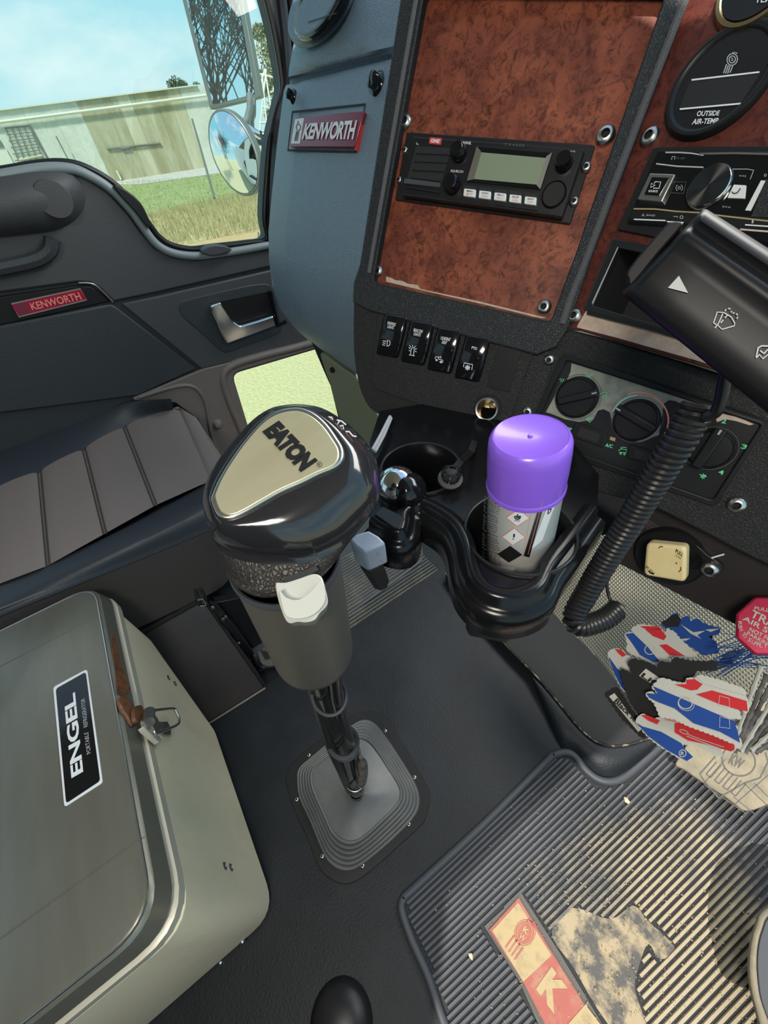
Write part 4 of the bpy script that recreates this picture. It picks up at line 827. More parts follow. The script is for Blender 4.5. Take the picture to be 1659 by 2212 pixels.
for t, r, s_ in ((.60, .021, .0034), (.575, .020, .0026), (.235, .017, .0022), (.24, .0175, .0014), (.14, .0150, .0016), (.86, .0195, .0018)):
    q = alongs(t, .004, .001); ax = nrm(nrm(SB - BA) + np.array([.25*math.sin(t*40), .2*math.cos(t*33), 0])); u_, v_, _ = frame(ax)
    pth = [q + r*(math.cos(a)*u_ + .85*math.sin(a)*v_) for a in [2*math.pi*k/28 for k in range(29)]]; tube('cable_tie', pth, s_, 'padgrip' if s_ > .0015 else 'steel', gl, seg=8)
lathe('split_collar', BA, nrm(SB - BA), [(.0125, .0), (.0135, .004), (.0135, .03), (.0125, .034)], 'steel', gl, seg=20) if False else lathe('split_collar', BA, nrm(SB - BA), [(.0125, .0), (.0135, .004), (.0135, .028), (.0125, .032)], 'greywood', gl, seg=20)
lathe('skirt', SB, SA, [(.0, .001), (.0295, .001), (.0318, .003), (.0325, .010), (.0318, LS), (.0308, LS), (.028, LS - .02)], mat('skirt_plastic', (.075, .070, .060), .42), gl, seg=56, smooth=50)
lathe('skirt_rim', SB, SA, [(.0308, LS + .0005), (.0322, LS + .0015), (.0330, LS - .002), (.0320, LS - .006)], 'matrub', gl, seg=56)
# knob: slices parallel to its badge
KO = FC(600, 1010, .205); KP_ = Pl(KO, nrm((.34, -.16, .92)))
PLT = cJ([(150, 860), (165, 790), (215, 680), (300, 540), (400, 400), (520, 260), (620, 180), (730, 135), (850, 125), (960, 165), (1060, 250), (1140, 360), (1190, 450), (1185, 540), (1120, 600), (1000, 650), (860, 720), (700, 790), (540, 880), (400, 960), (290, 1005), (200, 975)])
SIL = cJ([(66, 900), (80, 760), (140, 620), (240, 470), (350, 340), (480, 210), (600, 130), (720, 98), (870, 90), (1040, 120), (1220, 220), (1370, 350), (1470, 480), (1520, 640), (1530, 800), (1480, 930), (1340, 1080), (1190, 1210), (900, 1330), (500, 1320), (220, 1240), (110, 1080)])
NK = cJ([(205, 1300), (215, 1180), (260, 1080), (330, 1000), (420, 940), (520, 900), (620, 880), (720, 870), (830, 870), (940, 890), (1030, 930), (1110, 990), (1160, 1060), (1190, 1140), (1195, 1220), (1170, 1320), (1100, 1430), (980, 1540), (780, 1630), (560, 1665), (380, 1600), (255, 1480)])
def rs(px): return cat(px, 3)
def kn(px, off): return [KP_.P(x, y, off) for x, y in rs(px)]
def grow(px, t): c = np.mean(px, 0); return [tuple(c + (np.array(p) - c)*t) for p in px]
S3 = kn(SIL, -.020); N3 = [Zp(x, y, .826) for x, y in rs(NK)]; NF = [Zp(x, y, .806) for x, y in rs(grow(NK, .95))]
mix3 = lambda t: [p*(1-t) + q*t for p, q in zip(S3, N3)]
krings = [kn(grow(PLT, .90), .0), kn(grow(PLT, 1.0), .0), kn(blend(PLT, SIL, .16), .0010), kn(blend(PLT, SIL, .36), .0), kn(blend(PLT, SIL, .62), -.0045), kn(blend(PLT, SIL, .84), -.011), kn(blend(PLT, SIL, .96), -.018), mix3(.10), mix3(.40)]
krings += [mix3(.62), mix3(.82), N3, NF]
_sm = [cat([r[i] for r in krings], 3, False) for i in range(len(krings[0]))]; ksm = [[c[j] for c in _sm] for j in range(len(_sm[0]))]; kc = 3*7 + 1
kb = obj('knob', *g_loft(ksm[:kc + 1], True, False), mat('worn_knob_plastic', (.016, .016, .019), .14, coat=.5), gl, smooth=80)
obj('knob_lower', *g_loft(ksm[kc:], False, True), 'knobgrain', gl, smooth=80)
slab('knob_badge_rim', KP_, rs(grow(PLT, 1.04)), .0022, -.002, 'steel', kb, bevel=.0012, seg=3)
kbb = slab('knob_badge', KP_, rs(grow(PLT, .965)), .0030, .0, 'brushed', kb, bevel=.0006, label='brushed brass-coloured badge with black lettering')
EA = cJ([(690, 218), (1008, 545), (865, 642), (548, 312)])
text('lettering', 'EATON', EA, on(KP_, .0033), 'plastic', kbb, .075, .92)
text('lettering', 'R', cJ([(1016, 566), (1030, 574), (1020, 590), (1006, 582)]), on(KP_, .0033), 'plastic', kbb); marks('mark_ring', [[True] + cJ(arc((1019, 577), 20, 0, 345, 16))], 1.1, on(KP_, .0033), 'plastic', kbb)
# grained lower part of the knob
marks('moulded_scroll', [cJ([(1080, 190), (1100, 215), (1130, 220), (1120, 195), (1090, 190)]), cJ([(1130, 230), (1165, 250), (1180, 225)]), cJ([(1160, 270), (1210, 260), (1215, 290), (1180, 300)]), cJ([(1210, 310), (1260, 310), (1290, 345), (1320, 350)]), cJ([(1160, 215), (1200, 225), (1235, 255)])], 3.2, lambda x, y: KP_.P(x, y, -.0035), 'grey', kb)
# range button
BT = facing(652, 1290, .200, (.0, -.0, .25))
BTo = [(660, 1545), (700, 1540), (760, 1535), (870, 1500), (960, 1470), (1010, 1475), (1045, 1510), (1070, 1600), (1088, 1690), (1070, 1740), (1020, 1790), (980, 1845), (910, 1865), (840, 1860), (780, 1872), (740, 1840), (700, 1740), (672, 1640)]
bt = slab('range_button', BT, cat(cJ(BTo), 3), .006, -.030, 'ivory', gl, bevel=.004, seg=3, label='glossy white plastic button')
slab('button_crown', BT, cat(cJ([(690, 1600), (740, 1660), (850, 1680), (960, 1600), (1030, 1520), (1060, 1600), (1060, 1700), (985, 1790), (890, 1830), (790, 1830), (730, 1780)]), 3), .011, .004, 'ivory', bt, bevel=.004, seg=3)
slab('button_slot', BT.up(-.004), cJ([(715, 1500), (860, 1460), (990, 1400), (1010, 1440), (900, 1500), (800, 1540), (730, 1550)]), .004, -.01, 'matte', gl)

# ------------------------------------------------------------------ floor mats and pedals
fm = thing('floor_mat', 'ribbed black rubber driver mat strewn with sand, cream and red badge', 'mat', Zp(1350, 1900, 0))
MO = cat([(1222, 1625), (1243, 1634), (1262, 1660), (1290, 1682), (1320, 1688), (1352, 1676), (1400, 1635), (1450, 1590)], 4, False) + [(1659, 1400), (1900, 1250), (2400, 1900), (1900, 2900), (1300, 2700), (1010, 2330), (955, 2200), (925, 2110), (893, 2040), (866, 1985)] + cat([(862, 1960), (868, 1940), (890, 1918)], 4, False) + [(1180, 1640), (1196, 1628)]
ms = slab('mat_base', FL, MO, .003, 0, 'matbase', fm)
edge = cat([(1450, 1590), (1400, 1635), (1352, 1676), (1320, 1688), (1290, 1682), (1262, 1660), (1243, 1634), (1222, 1625), (1196, 1632), (1180, 1646), (1040, 1786), (890, 1924), (872, 1942), (868, 1968), (890, 2032), (925, 2110), (955, 2200), (1010, 2330)], 4, False)
tube('mat_edge', [Zp(x, y, .005) for x, y in edge], .0075, 'matrub', fm, seg=10)
dust = bpy.data.materials.new('dusted_mat_ribs'); dust.use_nodes = True; t_ = dust.node_tree; b_ = t_.nodes['Principled BSDF']; b_.inputs['Roughness'].default_value = .75
g_ = t_.nodes.new('ShaderNodeNewGeometry'); nz = t_.nodes.new('ShaderNodeTexNoise'); nz.inputs['Scale'].default_value = 7; nz.inputs['Detail'].default_value = 8; nz.inputs['Roughness'].default_value = .7; t_.links.new(g_.outputs['Position'], nz.inputs['Vector'])
sx_ = t_.nodes.new('ShaderNodeSeparateXYZ'); t_.links.new(g_.outputs['Position'], sx_.inputs[0])
# worn track of dust under the driver's feet: distance from its centre line
dd_ = t_.nodes.new('ShaderNodeVectorMath'); dd_.operation = 'DISTANCE'; t_.links.new(g_.outputs['Position'], dd_.inputs[0]); dd_.inputs[1].default_value = (.31, .27, 0)
mr = t_.nodes.new('ShaderNodeMapRange'); mr.inputs['From Min'].default_value = .06; mr.inputs['From Max'].default_value = .34; mr.inputs['To Min'].default_value = .30; mr.inputs['To Max'].default_value = -.24; t_.links.new(dd_.outputs['Value'], mr.inputs['Value'])
ad_ = t_.nodes.new('ShaderNodeMath'); ad_.operation = 'ADD'; t_.links.new(nz.outputs['Fac'], ad_.inputs[0]); t_.links.new(mr.outputs[0], ad_.inputs[1])
rr_ = t_.nodes.new('ShaderNodeValToRGB'); rr_.color_ramp.elements[0].position = .45; rr_.color_ramp.elements[1].position = .70; rr_.color_ramp.elements[0].color = (.075, .080, .090, 1); rr_.color_ramp.elements[1].color = (.36, .30, .205, 1)
t_.links.new(ad_.outputs[0], rr_.inputs[0]); t_.links.new(rr_.outputs[0], b_.inputs['Base Color']); M['dust'] = dust
# ribs: from the mat's left edge to the right, interrupted by the badge and the heel pad
def inside(p, poly):
    x, y = p; c = False; n = len(poly)
    for i in range(n):
        x1_, y1_ = poly[i]; x2_, y2_ = poly[i-1]
        if (y1_ > y) != (y2_ > y) and x < (x2_-x1_)*(y-y1_)/(y2_-y1_) + x1_: c = not c
    return c
BADGE = cQ([(402, 822), (565, 672), (740, 945), (925, 1255), (1200, 1800), (900, 2000), (650, 1275), (560, 1070)])
HEEL = cQ([(700, 850), (790, 740), (960, 790), (1060, 730), (1130, 800), (1245, 915), (1180, 970), (1130, 900), (1090, 990), (1070, 1100), (1120, 1255), (1180, 1500), (950, 1255), (800, 1010)])
PEDL = cQ([(1310, 60), (1500, -60), (1720, -20), (1720, 330), (1560, 352), (1470, 300)])
MOin = grow([tuple(p) for p in edge] , 1.0)
mpoly = [(1190, 1640), (1212, 1630), (1236, 1640), (1256, 1672), (1290, 1698), (1322, 1702), (1360, 1690), (1405, 1650), (1460, 1600), (1659, 1415), (1900, 1270), (2400, 1900), (1900, 2900), (1300, 2700), (1020, 2340), (965, 2200), (932, 2105), (900, 2032), (880, 1978), (878, 1950), (890, 1932)]
mb = MB(); nrib = 96
for k in range(nrib):
    x0 = -.030 + .0079*k; s = .025 + .33*max(0, x0)
    seg_ = []; run = []
    for j in range(0, 130):
        y = -.35 + .0085*j; p = np.array([x0 + s*(y - .02) + .0, y, .0045]); q = proj(p)
        ok = inside(q, mpoly) and not inside(q, BADGE) and not inside(q, HEEL)
        if ok: run.append(p)
        else:
            if len(run) > 2: seg_.append((run[0], run[-1]))
            run = []
    if len(run) > 2: seg_.append((run[0], run[-1]))
    for a, b in seg_:
        d = nrm(b - a); w = np.cross(d, (0, 0, 1)); n2_ = max(1, int(np.linalg.norm(b - a)/.05))
        pr = [w*.0028 + (0, 0, -.003), w*.0019 + (0, 0, .0018), -w*.0019 + (0, 0, .0018), -w*.0028 + (0, 0, -.003)]
        mb.add(*g_loft([[a + c_ for c_ in pr], [b + c_ for c_ in pr]]))
mb.build('ribs', 'dust', fm, smooth=20)
slab('heel_pad', FL, cat(HEEL, 4), .0045, .002, mat('sanded_pad', (.085, .082, .078), .85, var=((.34, .275, .175), 34, .42, .58)), fm)
bq = cQ([(405, 826), (562, 676), (740, 945), (925, 1255), (1100, 1560), (950, 1800), (660, 1262), (560, 1070)])
slab('badge_surround', FL, BADGE, .0055, .002, 'dusty', fm)
mbq = slab('mat_badge', FL, cQ([(420, 838), (556, 690), (722, 960), (910, 1262), (1080, 1560), (960, 1800), (668, 1262), (570, 1070)]), .0075, .004, 'matred', fm, bevel=.0006)
slab('crest_tile', FL, cQ([(438, 842), (552, 716), (700, 950), (575, 1068)]), .0082, .007, 'cream', mbq)
mq = lambda L, w, m: marks('crest', [([True] + cQ(l[1:])) if l[0] is True else cQ(l) for l in L], w, on(FL, .0086), m, mbq)
mq([[True] + ell((582, 850), 38, 48, .2, 22)], 3.4, 'matred'); mq([[True] + ell((582, 850), 46, 58, .2, 22)], 1.6, 'matred')
slab('crest_disc', FL, cQ(ell((582, 850), 32, 42, .2, 22)), .0085, .008, 'matred', mbq)
text('lettering', 'K', cQ([(582, 820), (606, 842), (592, 862), (570, 842)]), on(FL, .0092), 'cream', mbq, .03); text('lettering', 'W', cQ([(566, 850), (590, 872), (576, 894), (552, 868)]), on(FL, .0092), 'cream', mbq, .03)
mq([[(535, 862), (496, 916)], [(548, 880), (510, 936)], [(560, 898), (524, 952)], [(574, 916), (536, 970)]], 4, 'matred'); mq([[(590, 800), (600, 790), (612, 806), (622, 800), (630, 824), (640, 822)]], 2.6, 'matred')
text('lettering', 'K', cQ([(700, 1000), (782, 1110), (712, 1212), (630, 1100)]), on(FL, .0084), 'cream', mbq, .06)
text('lettering', 'E', cQ([(850, 1168), (950, 1300), (850, 1400), (760, 1270)]), on(FL, .0084), 'cream', mbq, .06)
marks('badge_outline', [[True] + cQ([(424, 838), (556, 696), (718, 962), (906, 1264), (1080, 1570), (955, 1790), (672, 1262), (574, 1072)])], 2.2, on(FL, .0079), 'dusty', mbq)
# sand
crumb = MB()
for k in range(2600):
    cx_, cy_ = random.gauss(.27, .13), random.gauss(.20, .14); q = proj((cx_, cy_, .006))
    if not inside(q, mpoly) : continue
    r = .0006 + .0016*random.random()**4; z = .0082
    P_ = [np.array([cx_, cy_, z + r])] + [np.array([cx_ + r*math.cos(a)*random.uniform(.7, 1.2), cy_ + r*math.sin(a)*random.uniform(.7, 1.2), z - r*.3]) for a in (0, 2.1, 4.2)]
    crumb.add(P_, [(0, 1, 2), (0, 2, 3), (0, 3, 1), (1, 3, 2)])
o = crumb.build('sand', 'sand', None, smooth=0); prop(o, 'loose pale sand and crumbs scattered over the ribbed driver mat', 'sand', kind='stuff')
for x, y, r in ((1354, 1729, .006), (1018, 2066, .0045)):
    q = Zp(x, y, .008); bm = bmesh.new(); bmesh.ops.create_icosphere(bm, subdivisions=2, radius=r)
    V = [np.array(v.co)*(1 + .25*math.sin(v.co.x*900 + v.co.y*700)) * (1, .7, .55) + q for v in bm.verts]; F = [tuple(v.index for v in f.verts) for f in bm.faces]; bm.free()
    o = obj('pebble', V, F, 'sand', None); prop(o, 'yellowish pebble on the mat near the notch' if x > 1200 else 'small pale seed on the mat left of the red badge', 'pebble')
# passenger mat
pm = thing('passenger_mat', 'ribbed rubber mat on the passenger side beyond the lever', 'mat', Zp(800, 1280, -.02)); FL2 = Pl((0, 0, -.022), (0, 0, 1))
PMO = [(915, 1203), (752, 1332), (560, 1452), (540, 1400), (600, 1300), (700, 1100), (900, 1100)]
slab('mat_base', FL2, PMO, .003, 0, 'matrub', pm)
tube('mat_edge', [FL2.P(x, y, .006) for x, y in cat([(910, 1210), (880, 1234), (752, 1326), (600, 1424), (562, 1440), (550, 1415)], 4, False)], .006, 'matrub', pm)
mb = MB()
for k in range(26):
    a = (905 - 9*k, 1208 - 2.2*k); b = (752 - 2.0*k, 1318 - 9.0*k); b = (b[0] - 190*.0 - 190, b[1] + 120)
    A_, B_ = FL2.P(*a, .004), FL2.P(*b, .004)
    x = -.505 - .0105*k; A_ = np.array([x - .002, .46, -.017]); B_ = np.array([x, -.02, -.017]); d = nrm(B_ - A_); w = np.cross(d, (0, 0, 1))
    pr = [w*.0036 + (0, 0, -.003), w*.0022 + (0, 0, .0022), -w*.0022 + (0, 0, .0022), -w*.0036 + (0, 0, -.003)]; mb.add(*g_loft([[A_ + c_ for c_ in pr], [B_ + c_ for c_ in pr]]))
mb.build('ribs', mat('grey_dusty_ribs', (.085, .09, .085), .75, var=((.22, .20, .15), 16, .5, .8)), pm, smooth=20)
# treadle pedal with crest
TP = Pl(Zp(1560, 1700, .045), (0, -.25, .97))
tp = thing('pedal', 'sand-coloured rubber pedal pad with crest and bars at the right edge', 'pedal', TP.o)
PO = cL([(960, 1465), (1060, 1300), (1130, 1180), (1300, 1180), (1480, 1240), (1620, 1320), (1800, 1480), (1800, 1700), (1560, 1800), (1480, 1810), (1340, 1700), (1180, 1600), (1040, 1500)])
slab('pedal_pad', TP, rnd(PO, 8), 0, -.012, 'tan', tp, bevel=.002)
tl = lambda L, w=3.4: marks('groove', [([True] + cL(l[1:])) if l[0] is True else cL(l) for l in L], w, on(TP, .0006), 'dusty', tp)
tl([[True] + ell((1440, 1430), 128, 112, .5, 30)]); tl([[(1265, 1400), (1150, 1530), (1180, 1580), (1290, 1710)]]); tl([[(1640, 1370), (1660, 1440), (1600, 1560), (1480, 1600), (1290, 1710)]])
for k in range(4):
    a = np.array((1275 + 62*k, 1440 + 46*k)); tl([[tuple(a), tuple(a + (-78, 92))], [tuple(a + (34, 26)), tuple(a + (-44, 118))], [tuple(a + (-78, 92)), tuple(a + (-44, 118))]], 2.6)
tl([[(1180, 1600), (1340, 1420)], [(1340, 1820), (1659, 1540)], [(1180, 1610), (1500, 1830)], [(1480, 1600), (1659, 1770)], [(1400, 1700), (1560, 1830)], [(1560, 1600), (1659, 1700)]], 1.8)
text('lettering', 'KW', cL([(1400, 1370), (1490, 1430), (1450, 1500), (1360, 1450)]), on(TP, .0008), 'dusty', tp, .03)
CLP = Pl(Zp(1680, 2090, .10), (0, -.1, 1))
cpd = thing('pedal', 'dark oval pedal pad with sandy rim at the right edge of the mat', 'pedal', CLP.o)
slab('pedal_rim', CLP, cat([(1659, 1962), (1636, 2000), (1624, 2050), (1622, 2110), (1636, 2180), (1670, 2260), (1800, 2300), (1880, 2150), (1850, 1990), (1760, 1930)], 4), 0, -.012, 'tan', cpd, bevel=.003)
slab('pedal_pad', CLP, cat([(1670, 1975), (1648, 2010), (1638, 2055), (1638, 2110), (1650, 2175), (1690, 2245), (1790, 2280), (1860, 2150), (1830, 2010), (1760, 1950)], 4), .003, -.002, 'matrub', cpd, bevel=.001)

# ------------------------------------------------------------------ portable fridge
fr = thing('portable_fridge', 'steel portable fridge with olive-grey lid, cream side and black nameplate', 'fridge', (-.42, -.44, 0))
def rrect(x0, x1, y0, y1, r, z, n=6): return [np.array([p[0], p[1], z]) for p in rnd([(x0, y0), (x1, y0), (x1, y1), (x0, y1)], r, n)]
LX0, LX1, LY0, LY1 = -.705, -.144, -.66, -.255
lid = obj('lid', *g_loft([rrect(LX0 + .014, LX1 - .014, LY0 + .014, LY1 - .013, .045, .4085), rrect(LX0 + .011, LX1 - .011, LY0 + .011, LY1 - .010, .045, .4075), rrect(LX0 + .006, LX1 - .006, LY0 + .006, LY1 - .005, .048, .403), rrect(LX0, LX1, LY0, LY1, .05, .374), rrect(LX0 + .003, LX1 - .003, LY0 + .003, LY1 - .003, .048, .372)][::-1]), 'lid', fr, smooth=35)
for x in (-.615, -.237):
    tube('lid_crease', [(x, LY0 + .02, .4088), (x, LY1 - .011, .4088), (x, LY1 - .006, .4045)], .0009, 'lid', lid, seg=6)
tube('lid_ridge', [p for p in rrect(LX0 + .011, LX1 - .011, LY0 + .011, LY1 - .010, .045, .4078, 8)] + [rrect(LX0 + .011, LX1 - .011, LY0 + .011, LY1 - .010, .045, .4078, 8)[0]], .0014, 'steel', lid, seg=6)
obj('seal', *g_loft([rrect(LX0 + .008, LX1 - .008, LY0 + .008, LY1 - .008, .048, .362), rrect(LX0 + .008, LX1 - .008, LY0 + .008, LY1 - .008, .048, .373)]), 'matte', fr)
obj('body_lip', *g_loft([rrect(LX0 + .002, LX1 + .004, LY0, LY1 + .004, .052, z) for z in (.350, .366)] + [rrect(LX0 + .006, LX1 - .001, LY0 + .004, LY1 - .001, .050, .368)]), 'bodyedge', fr, smooth=35)
# body: chamfered foot at the seat side
def body_ring(z):
    x0 = LX0 + .03 if z > .24 else LX0 + .03 + (.24 - z)*.60
    return rrect(x0, LX1 + .004, LY0 + .004, LY1 + .003, .045, z)
bd = obj('body', *g_loft([body_ring(z) for z in (.008, .02, .24, .30, .352)]), 'body', fr, smooth=35, bevel=.004)
for q in (cP([(896, 222)])[0], cP([(920, 228)])[0], cT([(648, 805)])[0], cT([(705, 855)])[0]):
    c = PY(*q, LY1 + .0035); lathe('rivet', c, (0, 1, 0), [(.006, 0), (.0045, .0012), (.003, .0014), (.002, .0002), (0, .0002)], 'steel', fr, seg=14)
for q in ((965, 522), (878, 605)):
    c = PX(*cP([q])[0], LX1 + .004); lathe('foot_screw', c, (1, 0, 0), [(.005, 0), (.004, .003), (0, .0035)], 'steel', fr, seg=12)
for x in (-.60, -.19):
    for y in (-.61, -.30): lathe('foot', (x, y, 0), (0, 0, 1), [(0, 0), (.014, 0), (.014, .009), (0, .009)], 'plastic', fr, seg=14)
LT = Pl((0, 0, .4085), (0, 0, 1))
nb = slab('nameplate', LT, rnd(cO([(305, 680), (502, 574), (592, 1232), (370, 1375)]), 7, 5), .0022, 0, 'white', fr, bevel=.0006)
slab('nameplate_face', LT, rnd(cO([(322, 690), (495, 592), (578, 1222), (382, 1352)]), 7, 5), .0027, .0015, 'gloss', nb)
fn_ = on(LT, .0031)
NQ = cO([(378, 790), (432, 706), (484, 1172), (408, 1206)])
def nq(a): return cO(a)
text('lettering', 'ENGEL', nq([(412, 1208), (368, 745), (434, 708), (482, 1168)]), fn_, 'white', nb, .03, .95)
text('lettering', 'PORTABLE', nq([(502, 1072), (486, 945), (510, 940), (526, 1058)]), fn_, 'grey', nb, 0, 1.05); text('lettering', 'REFRIGERATOR', nq([(484, 916), (468, 752), (490, 742), (508, 906)]), fn_, 'grey', nb, 0, 1.0)
# rusty catch plate and wire latch on the front
FP = Pl((0, LY1 + .003, 0), (0, 1, 0)); LF = Pl((0, LY1 - .002, .388), nrm((0, .97, .22)))
slab('rust_patch', LF, cat(cT([(165, 440), (185, 445), (215, 560), (250, 700), (300, 830), (320, 920), (260, 955), (215, 940), (205, 860), (190, 700), (170, 560)]), 3), .0012, 0, 'rust', fr)
slab('lid_catch', LF, cat(cT([(222, 985), (260, 962), (300, 968), (350, 1040), (372, 1110), (365, 1190), (340, 1200), (295, 1130), (250, 1060)]), 3), .006, .0, 'rust', fr, bevel=.002, label='rusty brown lid catch')
slab('catch_hook', FP, cat(cT([(360, 1062), (400, 1036), (428, 1045), (440, 1100), (420, 1168), (388, 1182), (362, 1150)]), 3), .006, .0, 'rust', fr, bevel=.0015)
la = slab('latch_plate', FP, cT([(560, 1180), (640, 1178), (672, 1240), (670, 1290), (610, 1290), (560, 1240)]), .004, .0, 'steel', fr, bevel=.001)
tube('latch_wire', [FP.P(x, y, .022) for x, y in cat(cT([(520, 1085), (600, 1076), (690, 1070), (712, 1095), (738, 1160), (725, 1205), (640, 1245), (545, 1280), (525, 1262)]), 3, False)], .0022, 'steel', fr, seg=10)
a_, b_ = FP.P(*cT([(482, 1095)])[0], .018), FP.P(*cT([(478, 1190)])[0], .018)
lathe('latch_barrel', a_, b_ - a_, [(0, 0), (.0085, 0), (.0085, np.linalg.norm(b_ - a_)), (0, np.linalg.norm(b_ - a_))], 'steel', fr, seg=20)
slab('latch_arm', FP, cT([(500, 1110), (545, 1130), (600, 1230), (560, 1280), (505, 1210)]), .014, .002, 'steel', fr, bevel=.0015)
slab('latch_leg', FP, cT([(430, 1222), (520, 1200), (590, 1335), (570, 1352), (452, 1250)]), .012, .004, 'bodyedge', fr, bevel=.001)

# ------------------------------------------------------------------ passenger seat and pedestal
seat = thing('passenger_seat', 'passenger seat cushion with grey pleated fabric centre and black leather bolsters', 'seat', (-.98, -.3, .1))
def lerp_rows(a, b, f): return [p*(1-f) + q*f for p, q in zip(a, b)]
rA = [PX(x, y, -.70) for x, y in ((-120, 1530), (0, 1480), (120, 1435), (290, 1362), (435, 1292), (500, 1262))]
rB = [PX(x, y, -.725) for x, y in ((-120, 1378), (0, 1330), (120, 1281), (290, 1212), (440, 1150), (520, 1118))]
rC = [Zp(x, y, .425) for x, y in ((-120, 1345), (0, 1300), (120, 1250), (290, 1178), (440, 1100), (520, 1060))]
rD = [Zp(x, y, .428) for x, y in ((-120, 1302), (0, 1257), (120, 1210), (290, 1130), (440, 1044), (500, 1012))]
rE = [Zp(x, y, .435) for x, y in ((-120, 1095), (0, 1045), (90, 1010), (200, 952), (290, 900), (372, 880))]
rF = [Zp(x, y, .475) for x, y in ((-120, 1010), (0, 965), (90, 935), (200, 890), (290, 868), (372, 864))]
rG = [Zp(x, y, .485) for x, y in ((-120, 915), (0, 892), (90, 882), (200, 870), (290, 858), (365, 856))]
obj('side_panel', *g_grid([rA, lerp_rows(rA, rB, .5), rB]), 'seatside', seat, sub=2, smooth=80)
obj('inner_bolster', *g_grid([rB, [p + (-.004, 0, .006) for p in rB], rC, lerp_rows(rC, rD, .5), rD, [p + (-.012, 0, -.012) for p in rD]]), 'bolster', seat, sub=2, smooth=80)
obj('outer_bolster', *g_grid([[p + (.012, 0, -.012) for p in rE], rE, rF, rG, [p + (-.02, 0, -.06) for p in rG]]), 'bolster', seat, sub=2, smooth=80)
tube('piping', cat([p + (0, 0, .001) for p in rB], 6, False), .0028, 'bolster', seat, seg=8); tube('stitching', cat([p + (-.008, 0, .0085) for p in rB], 6, False), .0012, 'doorbrown', seat, seg=6)
PLE = [((-120, 1310), (-120, 1085)), ((-20, 1268), (-24, 1052)), ((103, 1222), (84, 1013)), ((226, 1153), (179, 963)), ((335, 1092), (266, 916)), ((455, 1038), (385, 878)), ((492, 1010), (424, 902))]
for k in range(6):
    (a0, a1), (b0, b1) = PLE[k], PLE[k+1]
    G_ = []
    for i in range(9):
        t = i/8; r_ = []
        for j in range(13):
            u = j/12; pa = np.array(a0)*(1-u) + np.array(a1)*u; pb = np.array(b0)*(1-u) + np.array(b1)*u; q = pa*(1-t) + pb*t
            r_.append(Zp(q[0], q[1], .426 + .0065*max(0, math.sin(math.pi*t))**.35))
        G_.append(r_)
    obj('seat_panel', *g_grid(G_), 'fabric', seat, smooth=80)
    if k and k < 5: 
        for dx in (-3, 4): tube('seam', [Zp(a0[0]*(1-u) + a1[0]*u + dx, a0[1]*(1-u) + a1[1]*u, .428 if dx < 0 else .430) for u in [j/8 for j in range(9)]], .0011, 'seatside', seat, seg=5)
# rounded front end of the cushion
FRT = [Zp(x, y, .43) for x, y in ((372, 880), (398, 884), (418, 898), (446, 936), (476, 985), (500, 1012), (520, 1060), (520, 1118))]
obj('front_face', *g_grid([[p + (0, -.004, .0) for p in FRT], [p + (0, .004, -.012) for p in FRT], [p + (0, .006, -.10) for p in FRT], [p + (0, -.02, -.20) for p in FRT]]), 'seatside', seat, smooth=80)
obj('seat_base', *g_box((-1.0, -.36, .19), (1, 0, 0), (0, 1, 0), (0, 0, 1), .42, .70, .40), 'doordark', seat, bevel=.02)
obj('lap_backrest', *g_box((-1.0, -.92, .62), (1, 0, 0), (0, 1, 0), (0, 0, 1), .5, .14, .62), 'bolster', seat, bevel=.04)
pdl = thing('seat_pedestal', 'dark brown-black sloping seat pedestal between seat and floor', 'pedestal', (-.62, -.2, 0))
t0, t1, b0_, b1_ = PX(200, 1400, -.70), PX(436, 1292, -.70), Zp(420, 1592, .0), Zp(573, 1485, .0)
t0 = np.array([-.70, -.31, t1[2]]); b0_ = np.array([-.535, -.31, 0])
sideV = [t0, t1, b1_, b0_]; bk = [p + (-.05, 0, 0) for p in sideV]; bk[2] = bk[2]; 
obj('pedestal_side', *g_prism(sideV, bk), 'darkbrown', pdl, bevel=.003)
tube('pedestal_edge', [t1 + (0, .002, 0), b1_ + (0, .002, .003)], .003, 'plastic', pdl); tube('kick_strip', [b0_ + (.003, 0, .003), b1_ + (.003, 0, .003)], .0028, 'doorbrown', pdl)
tube('top_rail', [t0 + (.004, 0, 0), t1 + (.004, 0, 0)], .006, 'satin', pdl)
XP = Pl((-.60, 0, 0), (1, 0, 0))
hb = slab('seat_slide', XP.up(-.04), cU([(330, 690), (400, 700), (620, 980), (760, 1170), (850, 1420), (780, 1330), (560, 1020), (420, 840)]), 0, -.01, 'satin', pdl, bevel=.002)
slab('storage_bin', Pl((-.66, 0, 0), (1, 0, 0)), rnd(cU([(380, 690), (640, 640), (900, 1000), (1040, 1260), (900, 1310), (780, 1170), (560, 860)]), 4), 0, -.02, 'plastic', pdl, bevel=.003)
for x, y in ((360, 730), (485, 822), (458, 845), (612, 1080), (812, 1352)): lathe('bolt', XP.P(*cU([(x, y)])[0], -.036), (1, 0, 0), [(.0045, 0), (.004, .004), (0, .005)], 'steel', pdl, seg=10)
tube('slide_handle', [XP.P(x, y, -.02) for x, y in cU([(190, 560), (215, 640), (225, 700), (280, 715), (290, 650), (240, 550)])], .004, 'satin', pdl)
tube('slide_catch', [XP.P(x, y, -.015) for x, y in cU([(212, 662), (258, 648), (292, 690), (284, 716), (236, 722)])], .0022, 'steel', pdl)
fp = thing('foot_pad', 'small ribbed rubber foot pad half hidden behind the gear lever skirt', 'pad', XP.P(588, 1420, .05)); FPp = Pl((0, 0, .015), (0, 0, 1))
